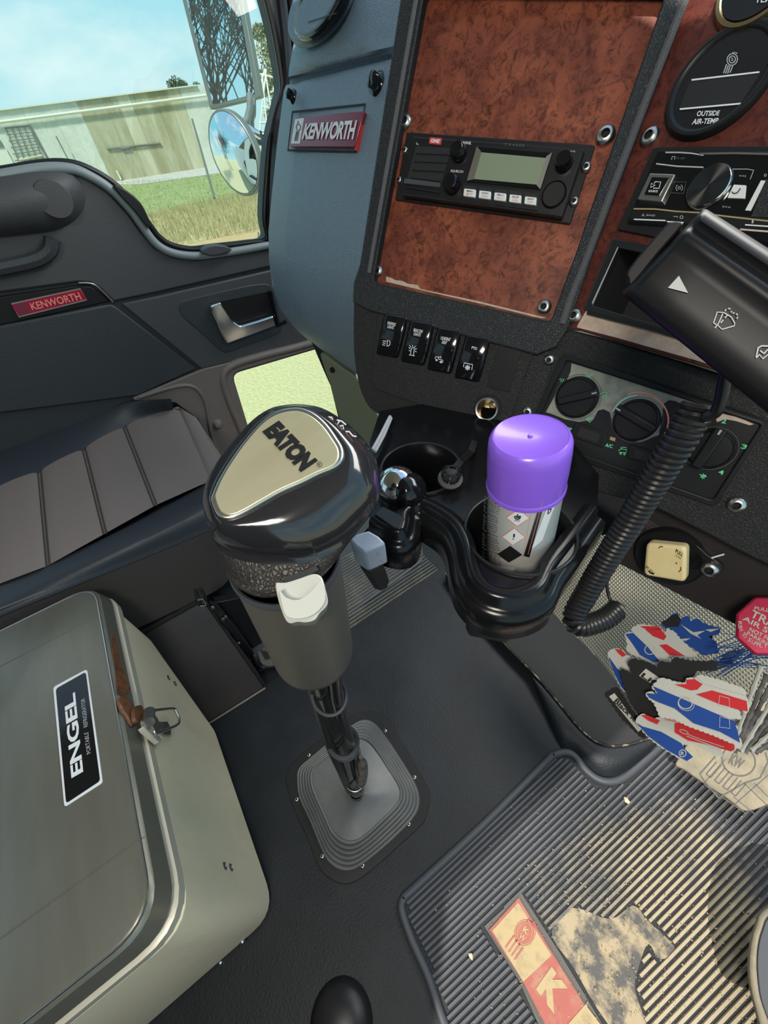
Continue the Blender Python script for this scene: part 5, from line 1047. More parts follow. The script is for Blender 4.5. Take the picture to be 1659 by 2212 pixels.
slab('pad_rim', FPp, rnd(cU([(790, 1170), (870, 1110), (1010, 1190), (1040, 1260), (900, 1310), (830, 1285)]), 7), 0, -.012, 'dusty', fp, bevel=.002)
for k in range(5): slab('pad_rib', FPp, cU([(826 + 26*k, 1150 + 6*k), (840 + 26*k, 1144 + 6*k), (890 + 24*k, 1232 - 6*k), (876 + 24*k, 1240 - 6*k)]), .003, -.001, 'matte', fp)
bk_ = thing('handbrake_grip', 'blue-grey block-shaped lever grip between knob and cup holder', 'lever', Zp(795, 1180, .60)); q0 = facing(795, 1180, .31, (0, 0, .5))
tT = [q0.P(x, y, 0) for x, y in cW([(170, 30), (300, -60), (480, -110), (640, -20), (748, 92), (412, 242), (270, 150)])]; tB = [p - np.array([0, 0, .026]) - q0.n*.0 for p in tT]
obj('grip', *g_prism(tT, tB), 'bracket', bk_, bevel=.002); tube('grip_stem', [np.mean(tB, 0), np.mean(tB, 0) + (-.05, .03, -.12)], .010, 'plastic', bk_)

# ------------------------------------------------------------------ insulation, tunnel cover, wires
ins = thing('insulation_sheet', 'silver embossed insulation sheet behind the coiled cord', 'insulation', PY(1400, 1320, .52)); IP = Pl(PY(1400, 1330, .50), nrm((-.1, -.62, .75)))
INS = [(1120, 1240), (1200, 1180), (1330, 1150), (1480, 1240), (1760, 1400), (1760, 1560), (1480, 1500), (1330, 1470), (1290, 1420), (1200, 1330)]
slab('sheet', IP, INS, 0, -.006, 'foil', ins)
mb = MB(); uI = nrm(IP.P(1500, 1330) - IP.P(1300, 1310)); uI = nrm(uI - IP.n*(uI @ IP.n)); vI = np.cross(IP.n, uI); oI = IP.P(1400, 1330); pt = .0062
for i in range(-60, 70):
    for j in range(-45, 45):
        c = oI + uI*pt*(i + .5*(j % 2)) + vI*pt*.55*j; q = proj(c)
        if 1180 < q[0] < 1690 and 1150 < q[1] < 1520 and inside(q, INS):
            k = .46*pt; mb.add([c + uI*k, c + vI*k*1.05, c - uI*k, c - vI*k*1.05, c + IP.n*.0007], [(0, 1, 4), (1, 2, 4), (2, 3, 4), (3, 0, 4)])
o = mb.build('embossing', 'foil', ins, smooth=0); o['kind'] = 'stuff'
tcv = thing('tunnel_cover', 'glossy black tunnel cover with dusty curved edge under the cup holder', 'cover', Zp(1220, 1440, .0)); TC = Pl((0, 0, .035), (0, 0, 1))
TCO = [(962, 1238), (1000, 1292), (1046, 1345)] + cat([(1110, 1412), (1160, 1462), (1209, 1520), (1252, 1572), (1285, 1600), (1318, 1611), (1359, 1608), (1394, 1597)], 3, False) + [(1500, 1560), (1560, 1500), (1400, 1440), (1330, 1430), (1210, 1300), (1120, 1230), (1000, 1190)]
slab('cover', TC, TCO, 0, -.03, 'matte', tcv, bevel=.004)
tube('dusty_edge', [TC.P(x, y, .0) for x, y in TCO[:30]], .0019, mat('dirty_edge', (.02, .02, .02), .8, var=((.42, .34, .22), 60, .5, .7)), tcv, seg=6)
_up = cat([(1150, 1462), (1180, 1490), (1209, 1522), (1252, 1574), (1285, 1602), (1318, 1613), (1359, 1610), (1394, 1599), (1430, 1585)], 4, False); _lo = cat([(1148, 1466), (1176, 1540), (1212, 1618), (1240, 1634), (1262, 1658), (1290, 1680), (1320, 1687), (1352, 1675), (1400, 1634)], 4, False)
obj('padded_edge', *g_grid([[Zp(*(np.array(a)*(1-t) + np.array(b)*t), z) for a, b in zip(_up, _lo)] for t, z in ((0, .030), (.2, .031), (.45, .028), (.7, .018), (.9, .006), (1, -.002))]), 'rubber', tcv, smooth=80)
# coiled cord
cc = thing('coiled_cord', 'thick black coiled microphone cord hanging from the indicator stalk', 'cord', FC(1300, 1150, .33))
cp_ = [((1180, 440), .262), ((1110, 560), .268), ((1035, 690), .275), ((960, 810), .283), ((890, 925), .292), ((820, 1040), .302), ((750, 1155), .312), ((680, 1275), .322), ((600, 1400), .334), ((520, 1530), .346), ((440, 1660), .357), ((365, 1790), .366)]
path = [FC(*cI([q])[0], d) for q, d in cp_] + [FC(x, y, d) for x, y, d in ((1243, 1322, .372), (1240, 1343, .374), (1256, 1352, .376), (1285, 1346, .380), (1312, 1334, .385), (1334, 1316, .39))]
path = cat(path, 10, False); L_ = [0]
for a, b in zip(path, path[1:]): L_.append(L_[-1] + np.linalg.norm(b - a))
pts = []; turns = 58; N_ = turns*14; u_, v_, _ = frame(path[1] - path[0])
for k in range(N_ + 1):
    l = L_[-1]*k/N_; i = max(0, min(len(path)-2, int(np.searchsorted(L_, l)) - 1)); f = (l - L_[i])/(L_[i+1] - L_[i]); c = path[i]*(1-f) + path[i+1]*f; t = nrm(path[i+1] - path[i])
    u_ = nrm(u_ - t*(u_ @ t)); v_ = np.cross(t, u_); th = 2*math.pi*turns*(k/N_); R_ = .0084 - .0008*(k/N_); pts.append(c + R_*(math.cos(th)*u_ + math.sin(th)*v_))
tube('coil', pts, .0027, 'satin', cc, seg=7)
tube('lead', cat([pts[0], FC(*cI([(1225, 520)])[0], .255), FC(*cI([(1290, 490)])[0], .25), FC(*cI([(1325, 400)])[0], .245), FC(*cI([(1350, 270)])[0], .24), FC(*cI([(1370, 160)])[0], .235)], 6, False), .0036, 'satin', cc, seg=10)
tube('core', path, .0052, 'matte', cc, seg=8)
tube('branch_wire', cat([FC(*cI([q])[0], d) for q, d in (((600, 1555), .40), ((545, 1620), .40), ((525, 1700), .40), ((540, 1790), .40), ((580, 1880), .395), ((610, 1930), .39))], 6, False), .0016, 'plastic', cc)

# ------------------------------------------------------------------ indicator stalk
sk = thing('indicator_stalk', 'large black indicator and wiper stalk with white symbols at right', 'stalk', FC(1550, 700, .2)); KP2 = facing(1500, 650, .195, (0, 0, .25))
Es, Ee = np.array((1222, 100.)), np.array((640, 712.)); Fs, Fe = np.array((2150, 690.)), np.array((2000, 1820.))
PF = [(0, -.020), (0, -.012), (.02, -.006), (.06, -.002), (.11, -.0012), (.15, -.003), (.19, -.0035), (.23, -.001), (.27, .0012), (.34, .0005), (.42, -.0015), (.50, -.0012), (.7, .0), (.9, -.0005), (.97, -.003), (1.0, -.007), (1.0, -.020)]
rows = []
for i, t in enumerate((-.012, 0, .012, .03, .2, .5, .8, 1)):
    ins_ = (.018, .004, -.0, 0, 0, 0, 0, 0)[i]; lo_ = (-.010, -.003, -.0006, 0, 0, 0, 0, 0)[i]; r_ = []
    for s, o_ in PF:
        s2 = ins_ + s*(1 - 2*ins_); a = Es + (Ee - Es)*s2; b = Fs + (Fe - Fs)*s2; q = a + (b - a)*t; r_.append(KP2.P(*cH([tuple(q)])[0], o_ + lo_))
    rows.append(r_)
V, F = g_grid(rows); F.append(tuple(range(len(PF))))
obj('stalk_barrel', V, F, 'stalk', sk, smooth=60)
slab('end_collar', KP2, cat(cH([(985, 188), (1025, 186), (1060, 215), (900, 400), (700, 640), (672, 600), (660, 560), (700, 490), (830, 330), (950, 200)]), 3), -.010, -.022, 'stalk', sk, bevel=.003)
ko = on(KP2, .0010)
obj('arrow_symbol', [KP2.P(*q, .0010) for q in cH([(1032, 572), (1097, 694), (954, 657)])], [(0, 1, 2)], 'grey', sk, smooth=0)
km = lambda L, w=2.6: marks('wiper_symbol', [([True] + cH(l[1:])) if l[0] is True else cH(l) for l in L], w, ko, 'grey', sk)
km([[(1275, 905), (1302, 828), (1350, 832), (1400, 862), (1425, 905), (1422, 925), (1335, 950), (1310, 925), (1275, 905)], [(1285, 942), (1312, 905), (1340, 840)]]); km([[(1325, 905), (1345, 882)], [(1355, 870), (1372, 850)], [(1356, 822), (1366, 808)], [(1378, 802), (1396, 806)], [(1402, 820), (1402, 832)], [(1410, 838), (1424, 832)], [(1436, 838), (1446, 850)], [(1446, 862), (1440, 876)]])
km([[(1575, 1150), (1590, 1080), (1615, 1066), (1660, 1068), (1720, 1100), (1760, 1150)], [(1575, 1150), (1600, 1128), (1622, 1156), (1660, 1128), (1700, 1160)]], 3.4); km([[(1605, 1100), (1630, 1120), (1660, 1090), (1690, 1120)]], 4)

# ------------------------------------------------------------------ hanging air freshener cards and cords
def scallop(o):
    o = [np.array(p, float) for p in o]; out = []; cc_ = np.mean(o, 0)
    for a, b in zip(o, o[1:] + o[:1]):
        L = np.linalg.norm(b - a); n = max(1, round(L/42)); nn_ = np.array([-(b-a)[1], (b-a)[0]])/L
        if nn_ @ ((a + b)/2 - cc_) < 0: nn_ = -nn_
        for k in range(n):
            out.append(tuple(a + (b-a)*k/n)); out.append(tuple(a + (b-a)*(k+.3)/n + nn_*6)); out.append(tuple(a + (b-a)*(k+.7)/n + nn_*6))
    return out
def card(label, outl, d, ox, m, prints, tilt=(0, 0, .1), lab2=()):
    pl = facing(1480, 1500, d, tilt); c = pl.P(*cL([outl[0]])[0])
    t = thing('air_freshener', label, 'air freshener', c, 'hanging air freshener cards'); P_ = cat(cL(scallop(outl)), 2)
    base = slab('card', pl, P_, .0, -.0014, m, t)
    for m2, px, cl in prints:
        if cl == 'fill': slab('print', pl, cL(px), .0003, -.0004, m2, base)
        else: marks('print_line', [([True] + cL(l[1:])) if l[0] is True else cL(l) for l in px], cl, on(pl, .0006), m2, base)
    for s, q, m2 in lab2: text('lettering', s, cL(q), on(pl, .0007), m2, base, .03)
    return t
B1 = [(745, 925), (800, 915), (835, 930), (790, 880), (800, 870), (850, 815), (900, 820), (985, 850), (1050, 855), (1045, 825), (1065, 812), (1110, 818), (1150, 790), (1300, 830), (1480, 895), (1495, 950), (1512, 1010), (1512, 1065), (1480, 1072), (1440, 1050), (1458, 1118), (1380, 1112), (1395, 1150), (1432, 1172), (1415, 1222), (1462, 1290), (1448, 1322), (1390, 1300), (1250, 1240), (1060, 1170), (960, 1120), (850, 1100), (810, 1000), (760, 960)]
card('flag-striped card in front with blue circle, topmost of the pile', B1, .372, 0, 'card', [
    ('cardblue', [(748, 926), (835, 932), (795, 872), (1000, 960), (1250, 1070), (1400, 1130), (1430, 1200), (1450, 1296), (1300, 1215), (1100, 1150), (960, 1040), (830, 990), (770, 960)], 'fill'),
    ('cardred', [(960, 860), (1050, 858), (1046, 826), (1110, 820), (1170, 860), (1130, 900), (1080, 905)], 'fill'), ('cardred', [(1120, 935), (1240, 905), (1500, 985), (1508, 1062), (1440, 1050), (1300, 1010)], 'fill'),
    ('card', [(1120, 800), (1300, 832), (1480, 900), (1490, 940), (1300, 890), (1180, 855)], 'fill'),
    ('card', [[True] + ell((1040, 1000), 52, 42, .3, 24)], 2.2), ('card', [[True] + ell((1046, 1008), 62, 48, .3, 24)], 1.2), ('card', [[True, (1296, 945), (1368, 965), (1372, 1030), (1290, 1010)], [True, (1300, 1100), (1370, 1120), (1374, 1190), (1296, 1180)]], 1.4)])
B2 = [(668, 1138), (700, 1090), (740, 1082), (800, 1125), (850, 1105), (880, 1020), (960, 1010), (1060, 1100), (1300, 1200), (1462, 1290), (1458, 1330), (1420, 1340), (1400, 1362), (1360, 1352), (1300, 1320), (1318, 1400), (1250, 1380), (1100, 1300), (1030, 1310), (1040, 1350), (1100, 1400), (1050, 1438), (960, 1392), (820, 1300), (740, 1230)]
card('flag-striped card lowest in the pile, its blue tip over the pedal', B2, .376, 0, 'card', [
    ('cardblue', [(672, 1146), (720, 1175), (860, 1215), (1010, 1300), (1046, 1352), (1098, 1402), (1052, 1434), (900, 1350), (760, 1245)], 'fill'),
    ('cardred', [(710, 1092), (748, 1086), (850, 1130), (830, 1160), (760, 1130)], 'fill'), ('cardred', [(960, 1150), (1060, 1140), (1250, 1220), (1410, 1290), (1408, 1350), (1380, 1362), (1200, 1310), (1060, 1280), (960, 1220)], 'fill'),
    ('card', [[True] + ell((1030, 1215), 34, 12, .4, 18), [(1050, 1230), (1150, 1270), (1330, 1330)], [(1050, 1246), (1160, 1290), (1300, 1340)]], 1.4), ('cardred', [[(880 + 12*k, 1090 + 4*k), (895 + 10*k, 1130 + 2*k)] for k in range(9)], 1.1), ('card', [[True] + arc((1020, 1376), 26, 0, 350, 20)], 1.8)],
    lab2=[('R', [(1008, 1362), (1034, 1366), (1030, 1390), (1004, 1386)], 'card')])
B3 = [(436, 932), (470, 905), (525, 880), (560, 925), (640, 1050), (720, 1150), (780, 1250), (710, 1256), (560, 1110)]
card('black card with white label strip at the far left of the pile', B3, .384, 0, 'cardblack', [('card', [(470, 950), (510, 925), (710, 1200), (688, 1216)], 'fill')], lab2=[('Black Ice', [(532, 962), (712, 1148), (682, 1168), (502, 992)], 'cardblack')])
B4 = [(552, 760), (580, 745), (640, 770), (610, 700), (650, 668), (740, 690), (830, 730), (850, 690), (930, 700), (960, 660), (1080, 685), (1280, 690), (1272, 760), (1120, 768), (1060, 850), (840, 830), (800, 870), (840, 930), (760, 920), (800, 1000), (860, 1090), (820, 1132), (740, 1080), (700, 1100), (620, 980)]
card('black back of a card with a cut-off white label, mid pile', B4, .380, 0, 'cardblack', [('card', [(745, 742), (868, 826), (810, 872), (694, 796)], 'fill')], lab2=[('Lif', [(730, 772), (836, 838), (806, 868), (704, 800)], 'cardblack')])
B5 = [(462, 620), (510, 592), (560, 600), (600, 640), (640, 664), (610, 700), (640, 770), (560, 760), (600, 860), (620, 940), (570, 900), (530, 830), (500, 740), (475, 680)]
card('blue and white card edge showing left of the black cards', B5, .388, 0, 'card', [('cardblue', [(468, 652), (530, 740), (590, 800), (612, 930), (560, 880), (510, 780), (480, 700)], 'fill'), ('cardred', [(512, 594), (560, 600), (600, 640), (570, 655), (540, 630)], 'fill')])
B6 = [(588, 480), (650, 470), (640, 440), (700, 412), (800, 422), (850, 440), (880, 480), (900, 440), (960, 470), (1000, 520), (1130, 640), (1100, 660), (920, 650), (900, 690), (840, 710), (760, 690), (700, 660), (650, 640), (600, 600), (610, 560)]
card('flag-striped card at the back with a blue circle and red wedge', B6, .392, 0, 'card', [('cardblue', [(590, 484), (650, 475), (760, 580), (850, 690), (800, 694), (700, 640), (640, 550)], 'fill'), ('cardred', [(740, 450), (850, 440), (900, 500), (880, 530), (800, 500)], 'fill'), ('cardred', [(845, 565), (900, 560), (1040, 650), (920, 640)], 'fill'), ('card', [[True] + ell((775, 600), 38, 36, 0, 20)], 1.8), ('cardred', [(700, 425), (830, 425), (870, 450), (760, 455)], 'fill')])
B7 = [(860, 400), (890, 380), (930, 390), (935, 340), (985, 330), (1010, 370), (1060, 350), (1080, 390), (1130, 370), (1170, 400), (1210, 420), (1300, 440), (1290, 480), (1210, 500), (1270, 550), (1290, 620), (1180, 640), (1060, 560), (960, 470), (880, 430)]
card('dark blue starred card at the very back of the pile', B7, .396, 0, 'cardblue', [('cardblack', [(862, 402), (935, 345), (985, 335), (1010, 380), (990, 430), (900, 430)], 'fill'), ('card', [(1005, 410), (1100, 470), (1190, 458), (1130, 492), (1160, 520), (1080, 480)], 'fill'), ('card', [(1000, 520), (1080, 515), (1040, 535)], 'fill'), ('card', [(1190, 450), (1300, 442), (1230, 468)], 'fill')])
cb = thing('cord_bundle', 'bundle of knotted grey cords beside the air freshener cards', 'cords', FC(1625, 1560, .37))
for k in range(9):
    a = (1380 + 26*k, 1360 + 10*math.sin(k*2)); b = (1610 + 42*k, 720 + 60*k + 30*math.sin(k*3)); pA, pB = FC(*cL([a])[0], .366 + .002*(k % 3)), FC(*cL([b])[0], .36 + .004*(k % 2))
    tube('cord', [pA*(1-t) + pB*t for t in [j/16 for j in range(17)]], [.0016 + (.0008 if j % 4 == 0 else 0) for j in range(17)], 'greywood' if k % 3 else 'card', cb, seg=7)
for k in range(5):
    a = (1270 + 20*k, 740 - 6*k); b = (1370 + 26*k, 620 - 4*k); tube('cord', [FC(*cL([a])[0], .385), FC(*cL([b])[0], .39)], .0018, 'greywood', cb, seg=7)
mb = MB()
for k in range(26):
    a = (random.uniform(1180, 1330), random.uniform(470, 800)); b = (random.uniform(1560, 1760), random.uniform(420, 760)); m_ = ((a[0]+b[0])/2, (a[1]+b[1])/2 + random.uniform(-50, 30)); mb.add(*g_tube(cat([FC(*cL([q])[0], d) for q, d in ((a, .386), (m_, .375), (b, .372))], 5, False), .0004, 4))
o = mb.build('blue_threads', 'cardblue', cb); o['kind'] = 'stuff'
# rounded dark shape at the bottom edge
ds = thing('driver_seat_lever', 'glossy dark rounded lever top cut off at the bottom edge', 'lever', Zp(730, 2230, .25)); q = facing(735, 2215, .62)
lathe('lever_top', q.o - np.array([0, 0, .03]), (0, 0, 1), [(.05, -.12), (.052, 0), (.05, .02), (.04, .032), (.02, .038), (0, .039)], 'plastic', ds, seg=40, smooth=80)

# ------------------------------------------------------------------ outside: ground
G = lambda x, y: Zp(x, y, GZ)
def gmat(name, c1, c2, sc, c3=None, bump=.05, rough=.95):
    m = mat(name, c1, rough, var=(c2, sc, .35, .65), bump=('n', sc*1.5, bump)); return m
M['gravel'] = gmat('pale_gravel', (.50, .47, .28), (.62, .58, .37), 22, bump=.03)
M['grass'] = gmat('green_grass', (.21, .27, .09), (.33, .35, .14), 2.5)
M['drygrass'] = gmat('dry_grass', (.52, .43, .23), (.40, .37, .18), 3)
M['dirt'] = gmat('orange_dirt', (.52, .36, .17), (.44, .32, .16), 3)
M['whitepath'] = gmat('white_rubble', (.52, .50, .45), (.40, .38, .33), 4)
M['galv'] = mat('galvanised_sheet', (.66, .66, .58), .55, metal=.1, var=((.54, .56, .48), 1.2, .4, .7))
M['stained'] = mat('stained_sheet', (.36, .33, .19), .7, var=((.52, .50, .36), 1.0, .40, .62), aniso=(1, 1, .25))
M['stainpale'] = mat('lichened_sheet', (.50, .47, .32), .7, var=((.60, .58, .44), 1.2, .4, .65), aniso=(1, 1, .25))
M['fascia'] = mat('white_fascia', (.56, .57, .48), .6)
M['darkpost'] = mat('dark_post', (.14, .14, .11), .8)
M['bark'] = mat('bark', (.10, .075, .055), .9)
M['leaves'] = mat('eucalyptus_leaves', (.20, .21, .085), .8, var=((.34, .32, .15), 1.5, .4, .6))
M['leafdark'] = mat('dark_leaves', (.07, .10, .045), .8)
M['truckwhite'] = mat('trailer_white', (.80, .82, .84), .4)
M['mirrorframe'] = mat('mirror_frame', (.20, .21, .19), .4, metal=.5)
struct(obj('ground', [(-90, -90, GZ), (60, -90, GZ), (60, 90, GZ), (-90, 90, GZ)], [(0, 1, 2, 3)], 'gravel', None, smooth=0))
def gstrip(name, px, m, dz, label):
    V = [G(x, y) + (0, 0, dz) for x, y in px]; return struct(obj(name, V, [tuple(range(len(V)))], m, None, smooth=0))
gstrip('ground_dirt', [(250, 560), (420, 520), (560, 492), (760, 450), (900, 700), (600, 640), (300, 640)], 'dirt', .01, '')
gstrip('ground_dry_grass', [(200, 470), (330, 442), (480, 425), (760, 395), (860, 470), (570, 492), (430, 522), (300, 560), (180, 560)], 'drygrass', .015, '')
gstrip('ground_grass', [(-300, 470), (200, 396), (300, 396), (470, 372), (640, 355), (900, 330), (900, 400), (570, 432), (430, 452), (300, 470), (100, 540), (-300, 640)], 'grass', .02, '')
gstrip('ground_white_rubble', [(-300, 462), (230, 382), (470, 358), (640, 345), (640, 352), (560, 372), (470, 376), (300, 400), (230, 400), (-300, 480)], 'whitepath', .03, '')
def blades(name, px, n, hmin, hmax, m, label):
    P_ = [G(x, y) for x, y in px]; lo = np.min(P_, 0); hi = np.max(P_, 0); mb = MB(); k = 0; pq = [(p[0], p[1]) for p in P_]
    while k < n:
        x, y = random.uniform(lo[0], hi[0]), random.uniform(lo[1], hi[1])
        if not inside((x, y), pq): continue
        h = random.uniform(hmin, hmax); a = random.uniform(0, 6.28); w = .012; l = random.uniform(-.4, .4)*h
        mb.add([(x - w*math.cos(a), y - w*math.sin(a), GZ), (x + w*math.cos(a), y + w*math.sin(a), GZ), (x + l*math.sin(a), y + l*math.cos(a), GZ + h)], [(0, 1, 2)]); k += 1
    o = mb.build(name, m, None, smooth=0); prop(o, label, 'grass', kind='stuff')
blades('dry_grass_tufts', [(300, 470), (480, 430), (640, 410), (700, 470), (570, 500), (430, 522), (320, 550)], 9000, .08, .32, 'drygrass', 'long dry yellow grass beyond the passenger window')
blades('green_grass_blades', [(200, 400), (470, 380), (640, 360), (700, 400), (480, 440), (300, 480)], 5000, .05, .16, 'grass', 'short green grass between shed and dry grass')

# shed
A_, B_ = G(250, 393), G(470, 359); sd_ = nrm(np.array([B_[0]-A_[0], B_[1]-A_[1], 0])); sn = np.cross(sd_, (0, 0, 1)); SH = Pl(A_, sn); sn = SH.n
hS = SH.P(215, 209)[2] - GZ
shed = thing('shed', 'long corrugated iron shed with stained sheets beyond the side window', 'shed', A_)
tpx = lambda x, y: float((SH.P(x, y) - A_) @ sd_)
s0, s1 = tpx(-120, 340), tpx(470, 335); sw_ = .80; nper = 10
sx0, sx1, sx2, sx3, sx4 = tpx(205, 300), tpx(300, 300), tpx(318, 300), tpx(392, 300), tpx(418, 300)
meshes = {}
def sheet_mesh(m):
    V = []; F = []; nn_ = nper*6
    for i in range(nn_ + 1):
        t = i/nn_; o = sn*.022*math.sin(2*math.pi*nper*t); p = sd_*sw_*t + o; V += [p, p + np.array([0, 0, hS])]
    F = [(2*i, 2*i+2, 2*i+3, 2*i+1) for i in range(nn_)]
    me = bpy.data.meshes.new('cladding_sheet'); me.from_pydata([tuple(v) for v in V], [], F); [setattr(p, 'use_smooth', True) for p in me.polygons]; me.materials.append(M[m]); return me
for m in ('galv', 'stained', 'stainpale'): meshes[m] = sheet_mesh(m)
k = 0; s = s0
while s < s1:
    c = s + sw_/2; m = 'galv'
    if sx0 < c < sx4: m = 'stained' if (c < sx1 or sx2 < c < sx3) else 'stainpale'
    o = bpy.data.objects.new('cladding_sheet', meshes[m]); COL.objects.link(o); o.parent = shed; o.location = Vector(sd_*s + sn*(.008*(k % 2))); WL[o.name] = A_ + sd_*s
    s += sw_*.985; k += 1
SHp = lambda x, y, o=.06: SH.P(x, y, o)
def beam(name, a, b, r, m, off=.08): return tube(name, [SHp(*a, off), SHp(*b, off)], r, m, shed, seg=8)
L0, L1 = A_ + sd_*s0 + np.array([0, 0, hS]), A_ + sd_*s1 + np.array([0, 0, hS])
obj('roof_edge', *g_prism([L0 + sn*.15, L1 + sn*.15, L1 - sn*6 + (0, 0, .08), L0 - sn*6 + (0, 0, .08)], [L0 + sn*.15 - (0, 0, .06), L1 + sn*.15 - (0, 0, .06), L1 - sn*6 - (0, 0, .02), L0 - sn*6 - (0, 0, .02)]), 'fascia', shed)
beam('gutter_pipe', (-120, 279), (445, 206), .075, 'fascia', .2)
beam('wall_rail', (231, 322), (347, 310), .05, 'darkpost'); beam('patch_rail', (262, 321), (280, 319), .09, 'darkpost')
beam('post', (121, 294), (148, 346), .035, 'darkpost', .5); beam('downpipe', (252, 368), (262, 388), .07, 'galv', .1)
slab('side_opening', SH, [(-60, 300), (0, 303), (8, 318), (-60, 322)], .06, .0, 'darkpost', shed); slab('side_panel', SH, [(-60, 324), (14, 324), (34, 362), (-60, 372)], .07, 0, 'fascia', shed)
for k in range(6): beam('lattice_bar', (10 + 4.5*k, 277 + 14*k), (66 + 5*k, 272 + 13*k), .025, 'darkpost')
for k in range(5): beam('lattice_bar', (12 + 13*k, 277 - k), (42 + 13*k, 352 - k), .025, 'darkpost')
beam('lattice_bar', (63, 270), (104, 346), .05, 'darkpost'); beam('timber_ledge', (42, 346), (92, 336), .06, 'dirt' if False else 'stained')
pole = tube('pole', [FC(415, 258, 9.0), FC(440, 345, 8.2), FC(463, 428, 7.5)], .022, 'darkpost', None, seg=6); prop(pole, 'thin dark leaning pole in front of the shed', 'pole')

# trees
def leafball(mb, c, r, n, s):
    for _ in range(n):
        d = nrm(np.array([random.gauss(0, 1) for _ in range(3)]))*r*random.random()**.4; p = np.array(c) + d*np.array([1, 1, .8]); a = nrm([random.gauss(0, 1) for _ in range(3)])*s; b = nrm(np.cross(a, [random.gauss(0, 1) for _ in range(3)]))*s*.4; mb.add([p - a, p + b, p + a, p - b], [(0, 1, 2, 3)])
def tree(label, blobs, trunk, m, d, n, s):
    b0 = FC(*trunk[0], d); t = thing('tree', label, 'tree', (b0[0], b0[1], GZ)); tube('trunk', [np.array([b0[0], b0[1], GZ])] + [FC(x, y, d) for x, y in trunk], [.28] + [.2]*(len(trunk)-1) + [.06], 'bark', t, seg=8)
    mb = MB()
    for x, y, r in blobs: leafball(mb, FC(x, y, d + random.uniform(-1, 1)), r*d/F_PX, n, s)
    o = mb.build('foliage', m, t, smooth=0); return t
tree('tall pale-green eucalyptus right of the rectangular mirror', [(560, 70, 16), (588, 110, 34), (600, 160, 40), (575, 180, 26), (610, 220, 34), (640, 150, 40), (640, 80, 30), (640, 230, 40), (590, 250, 18)], [(600, 300), (596, 200), (590, 90)], 'leaves', 26, 700, .13)
tree('small dark tree showing above the shed roof left of the mirrors', [(380, 180, 15), (372, 184, 12), (395, 184, 11), (425, 188, 10), (550, 75, 8)], [(384, 205), (382, 185)], 'leafdark', 46, 260, .12)
GL = lambda x, y: np.array([*FC(x, y, 14)[:2], GZ])
lt = thing('scaffold', 'white lattice frame standing right of the mirrors', 'frame', FC(580, 290, 14))
for a, b in (((556, 210), (572, 150)), ((572, 150), (590, 262)), ((590, 262), (598, 140)), ((566, 160), (578, 288)), ((562, 160), (600, 170)), ((575, 150), (560, 290)), ((598, 150), (604, 290)), ((584, 200), (612, 186)), ((565, 230), (610, 240)), ((560, 265), (612, 268)), ((590, 190), (612, 262))):
    tube('frame_tube', [FC(*a, 14), FC(*b, 14)], .03, 'fascia', lt, seg=6)
for k in range(5): tube('frame_tube', [FC(584, 268 + 8*k, 13.5), FC(618, 270 + 7*k, 13.5)], .035, 'fascia', lt, seg=6)

for q in ((560, 280), (578, 288), (604, 290)): tube('frame_leg', [FC(*q, 14), GL(*q)], .03, 'fascia', lt, seg=6)
# mirrors
mr_c = FC(475, 110, 1.5); wdir = nrm((-.42, -1, .20)); rdir = nrm(ray(475, 110)); MP = Pl(mr_c, nrm(wdir - rdir))
tm = thing('wing_mirror', 'tall rectangular wing mirror reflecting bare branches', 'mirror', mr_c)
MQ = [(378, -60), (454, 238), (562, 212), (512, -60)]; MI = [(388, -60), (460, 226), (551, 203), (503, -60)]
slab('mirror_shell', MP, rnd(MQ, 5), 0, -.025, 'mirrorframe', tm, bevel=.006)
slab('mirror_glass', MP, rnd(MI, 4), .001, -.002, 'mirror', tm)
rc_ = FC(504, 329, 1.42); RP = Pl(rc_, nrm(nrm((-.30, -1, .10)) - nrm(ray(504, 329))))
rm = thing('round_mirror', 'round convex wing mirror hanging below the rectangular one', 'mirror', rc_)
EO = ell((504, 329), 100, 46, math.radians(69.5), 48); EI = [tuple(np.array((504, 329)) + (np.array(p) - (504, 329))*.93) for p in EO]
slab('mirror_shell', RP, EO, .0, -.03, 'mirrorframe', rm, bevel=.004)
rings = []
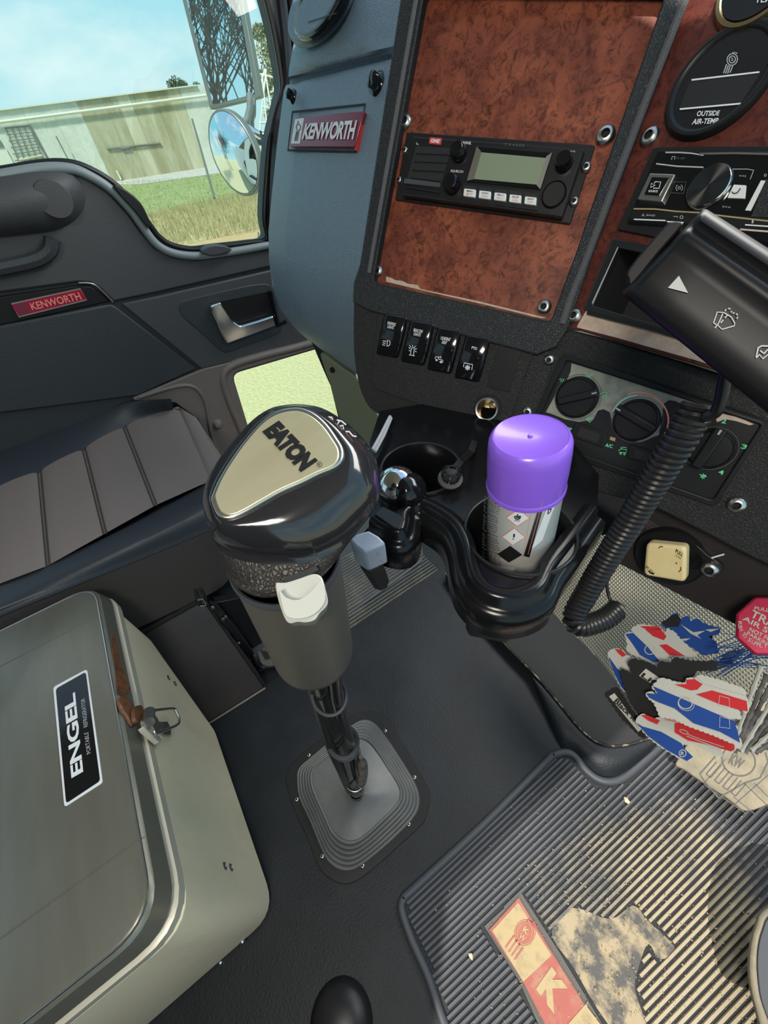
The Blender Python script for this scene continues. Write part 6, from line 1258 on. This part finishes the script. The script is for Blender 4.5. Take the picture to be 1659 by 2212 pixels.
for t in (1, .85, .7, .5, .3, .12): rings.append([RP.P(*(np.array((504, 329)) + (np.array(p) - (504, 329))*t), .002) + RP.n*.028*(1 - t*t) for p in EI])
obj('mirror_glass', *g_loft(rings, False, True), 'mirror', rm, smooth=80)
am = thing('mirror_arm', 'chrome mirror arm curving into the door pillar', 'bracket', FC(560, 290, 1.5))
tube('arm', cat([FC(x, y, 1.5) for x, y in ((512, 300), (526, 268), (538, 276), (550, 286), (566, 293), (590, 292), (620, 290))], 5, False), .012, 'chrome', am, seg=12)
tube('brace', cat([FC(x, y, 1.53) for x, y in ((548, 216), (548, 245), (544, 262), (550, 300), (570, 310), (620, 318))], 5, False), .009, 'mirrorframe', am, seg=10)
tube('clamp', [FC(x, y, 1.49) for x, y in ((540, 205), (540, 236), (534, 258), (512, 280), (505, 300))], .012, 'mirrorframe', am, seg=10)
tube('cable_tie', [FC(x, y, 1.48) for x, y in ((563, 284), (566, 300), (572, 320))], .004, 'plastic', am, seg=6)

# bare tree behind the truck, seen in the mirror
bt_c = mr_c + wdir*11; bare = thing('bare_tree', 'bare branching tree mirrored in the rectangular wing mirror', 'tree', (bt_c[0], bt_c[1], GZ)); mb = MB()
def grow_(p, d, l, r, n):
    e = p + d*l; mid = (p + e)/2 + np.array([random.uniform(-.05, .05) for _ in range(3)])*l; mb.add(*g_tube([p, mid, e], [r, r*.85, r*.72], 4, False))
    if n == 0: return
    for k in range(3 if n > 2 else 2 + (random.random() > .4)):
        dv = nrm(d + np.array([random.gauss(0, .42), random.gauss(0, .42), random.gauss(.10, .25)])); grow_(e, dv, l*random.uniform(.66, .86), r*.66, n-1)
for k in range(6): grow_(np.array([bt_c[0] + .45*k - 1.4, bt_c[1] + .6*(k % 2), GZ]), nrm((random.uniform(-.25, .25), random.uniform(-.1, .1), 1)), 1.9, .055, 6)
mb.build('branches', 'bark', bare, smooth=0)
trl = abox('trailer', (-1.28, -11, -.7), (1.2, -2.4, 2.0), 'truckwhite', None, bevel=.03); prop(trl, 'white trailer side seen in the round mirror', 'trailer')
